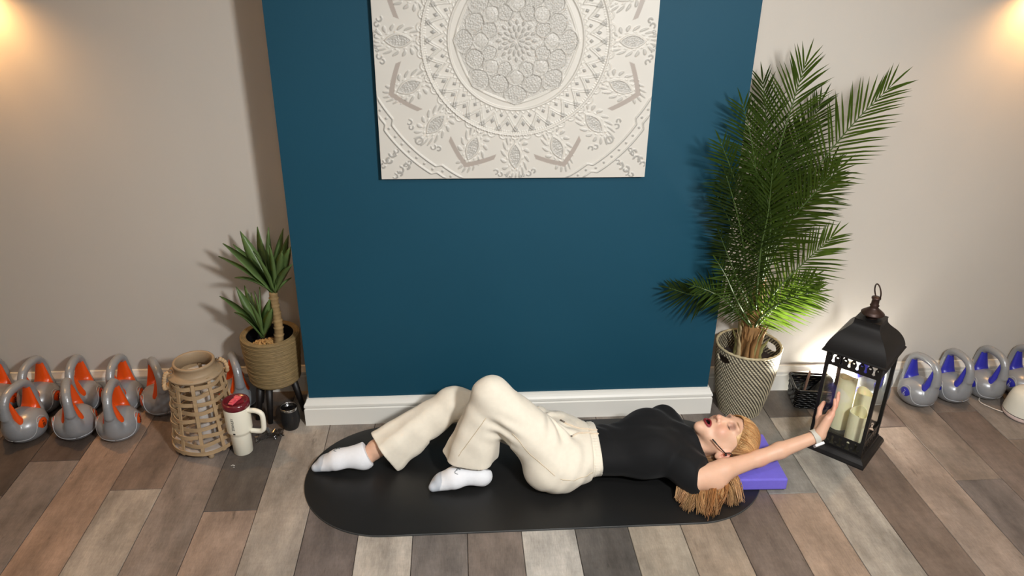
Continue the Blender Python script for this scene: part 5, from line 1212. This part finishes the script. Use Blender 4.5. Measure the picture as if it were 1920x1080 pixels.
# ------------------------------------------------------------------ black open-weave storage basket with a brush and a dark case in it
def storage_basket():
    e = tag(empty('storage_basket', (1.632, 2.925, 0), math.radians(-10)), 'black woven plastic storage basket on the floor between palm and lantern', 'basket')
    mk = mat('black_gloss_plastic', (17, 17, 19), 0.25, noise=0.05, spec=0.6)
    hx, hy, H = 0.085, 0.072, 0.098
    def ring(z, grow, r, name):
        n = 10; pts = []; rr = 0.022
        for cxs, cys, a0 in ((1, 1, 0), (-1, 1, 90), (-1, -1, 180), (1, -1, 270)):
            for k in range(n): a = math.radians(a0+90*k/(n-1)); pts.append((cxs*(hx+grow-rr)+rr*math.cos(a), cys*(hy+grow-rr)+rr*math.sin(a), z))
        return pts
    # woven side: wavy horizontal bands passing over uprights
    for j in range(8):
        z = 0.006+j*0.0115; base = ring(z, 0.006*z/H, 0, ''); g = G(); pts = []
        dense = []
        for i in range(len(base)):
            a, b = Vector(base[i]), Vector(base[(i+1) % len(base)]); m = max(1, int((b-a).length/0.006))
            for k in range(m): dense.append(a.lerp(b, k/m))
        c = Vector((0, 0, z))
        for i, p in enumerate(dense): d = (p-c); d.z = 0; d.normalize(); pts.append(p+d*0.0022*math.sin(i*1.1+math.pi*j))
        g.tube(pts, 0.0046, 5, closed=True, flat=1.0); g.obj('woven_band', mk, e, True)
    lin_pts = [ring(z, -0.003+0.006*z/H, 0, '') for z in (0.003, H-0.004)]; g = G(); n = len(lin_pts[0]); g.add(lin_pts[0]+lin_pts[1], [(i, (i+1) % n, n+(i+1) % n, n+i) for i in range(n)]+[tuple(range(n-1, -1, -1))]); g.obj('inner_wall', mk, e, True)
    g = G(); g.tube(ring(H, 0.008, 0, ''), 0.0058, 8, closed=True); g.obj('rim', mk, e, True)
    for sx in (-1, 1):
        g = G(); g.tube([(sx*(hx+0.010), y, z) for y, z in ((-0.028, 0.074), (-0.020, 0.083), (0.020, 0.083), (0.028, 0.074), (0.020, 0.066), (-0.020, 0.066))], 0.003, 6, closed=True); g.obj('handle', mk, e, True)
        G().box((sx*(hx+0.0085)-0.002, -0.024, 0.068), (sx*(hx+0.0085)+0.002, 0.024, 0.081)).obj('handle_slot', mat('slot_grey', (150, 150, 148), 0.6), e, bevel=0.001)
    b = tag(empty('paddle_brush', (1.617, 2.945, 0.008)), 'wooden-handled brush sticking up out of the black storage basket', 'brush')
    G().tube([(-0.02, -0.01, 0.0), (-0.004, 0.002, 0.09), (0.004, 0.008, 0.135)], [0.010, 0.009, 0.007], 8, flat=0.5).obj('brush_handle', mat('rosy_wood', (150, 118, 104), 0.5, noise=0.1), b, True)
    G().lathe([(0.002, 0), (0.014, 0.003), (0.014, 0.03), (0.002, 0.034)], 14, (-0.022, -0.012, 0.0)).obj('brush_head', m_dark, b, True)
    s = SDF((-0.06, -0.05, -0.03), (0.08, 0.05, 0.13), 0.003); s.cone((-0.02, 0, 0.02), (0.035, 0.0, 0.095), 0.022, 0.020, 0.01, flat=(1, 1.2, 1)); s.ell((0.038, 0, 0.098), (0.024, 0.028, 0.018), 0.012)
    o = s.obj('spectacle_case', mat('black_satin', (16, 16, 17), 0.4, noise=0.05), None, None); o.location = (1.662, 2.925, 0.012); tag(o, 'black rounded case leaning inside the black storage basket', 'case')
storage_basket()

# ------------------------------------------------------------------ white dome diffuser at the right edge
def dome():
    e = tag(empty('white_dome_lamp', (2.572, 2.758, 0)), 'white dome-shaped device with dark band and pink-tinted base on floor at right edge', 'device')
    mwht = mat('white_satin_plastic', (226, 226, 214), 0.4, noise=0.01)
    G().lathe([(0.092, 0.026), (0.090, 0.040), (0.082, 0.085), (0.074, 0.112), (0.060, 0.128), (0.035, 0.136), (0.001, 0.138)], 48, caps=False).obj('dome_cover', mwht, e, True)
    G().lathe([(0.090, 0.0215), (0.0915, 0.0225), (0.0915, 0.026), (0.089, 0.027)], 48, caps=False).obj('dark_band', mat('dark_band', (40, 36, 38), 0.4), e, True)
    G().lathe([(0.001, 0.0), (0.082, 0.0), (0.091, 0.006), (0.093, 0.014), (0.091, 0.022)], 48, caps=False).obj('base_ring', mat('pale_pink_plastic', (220, 200, 194), 0.4), e, True)
    g = G(); g.tube([(0.010*math.cos(a)-0.01, 0.008*math.sin(a)-0.02, 0.1368) for a in np.linspace(0.6, 5.6, 16)], 0.0012, 5); g.obj('top_symbol', mat('symbol_grey', (120, 116, 112), 0.5), e, True)
    G().tube(spline([(-0.090, 0.02, 0.006), (-0.12, 0.06, 0.004), (-0.14, 0.12, 0.004), (-0.05, 0.20, 0.004)], 20), 0.0028, 6).obj('cable', mat('cable_white', (206, 200, 192), 0.5), e, True)
dome()
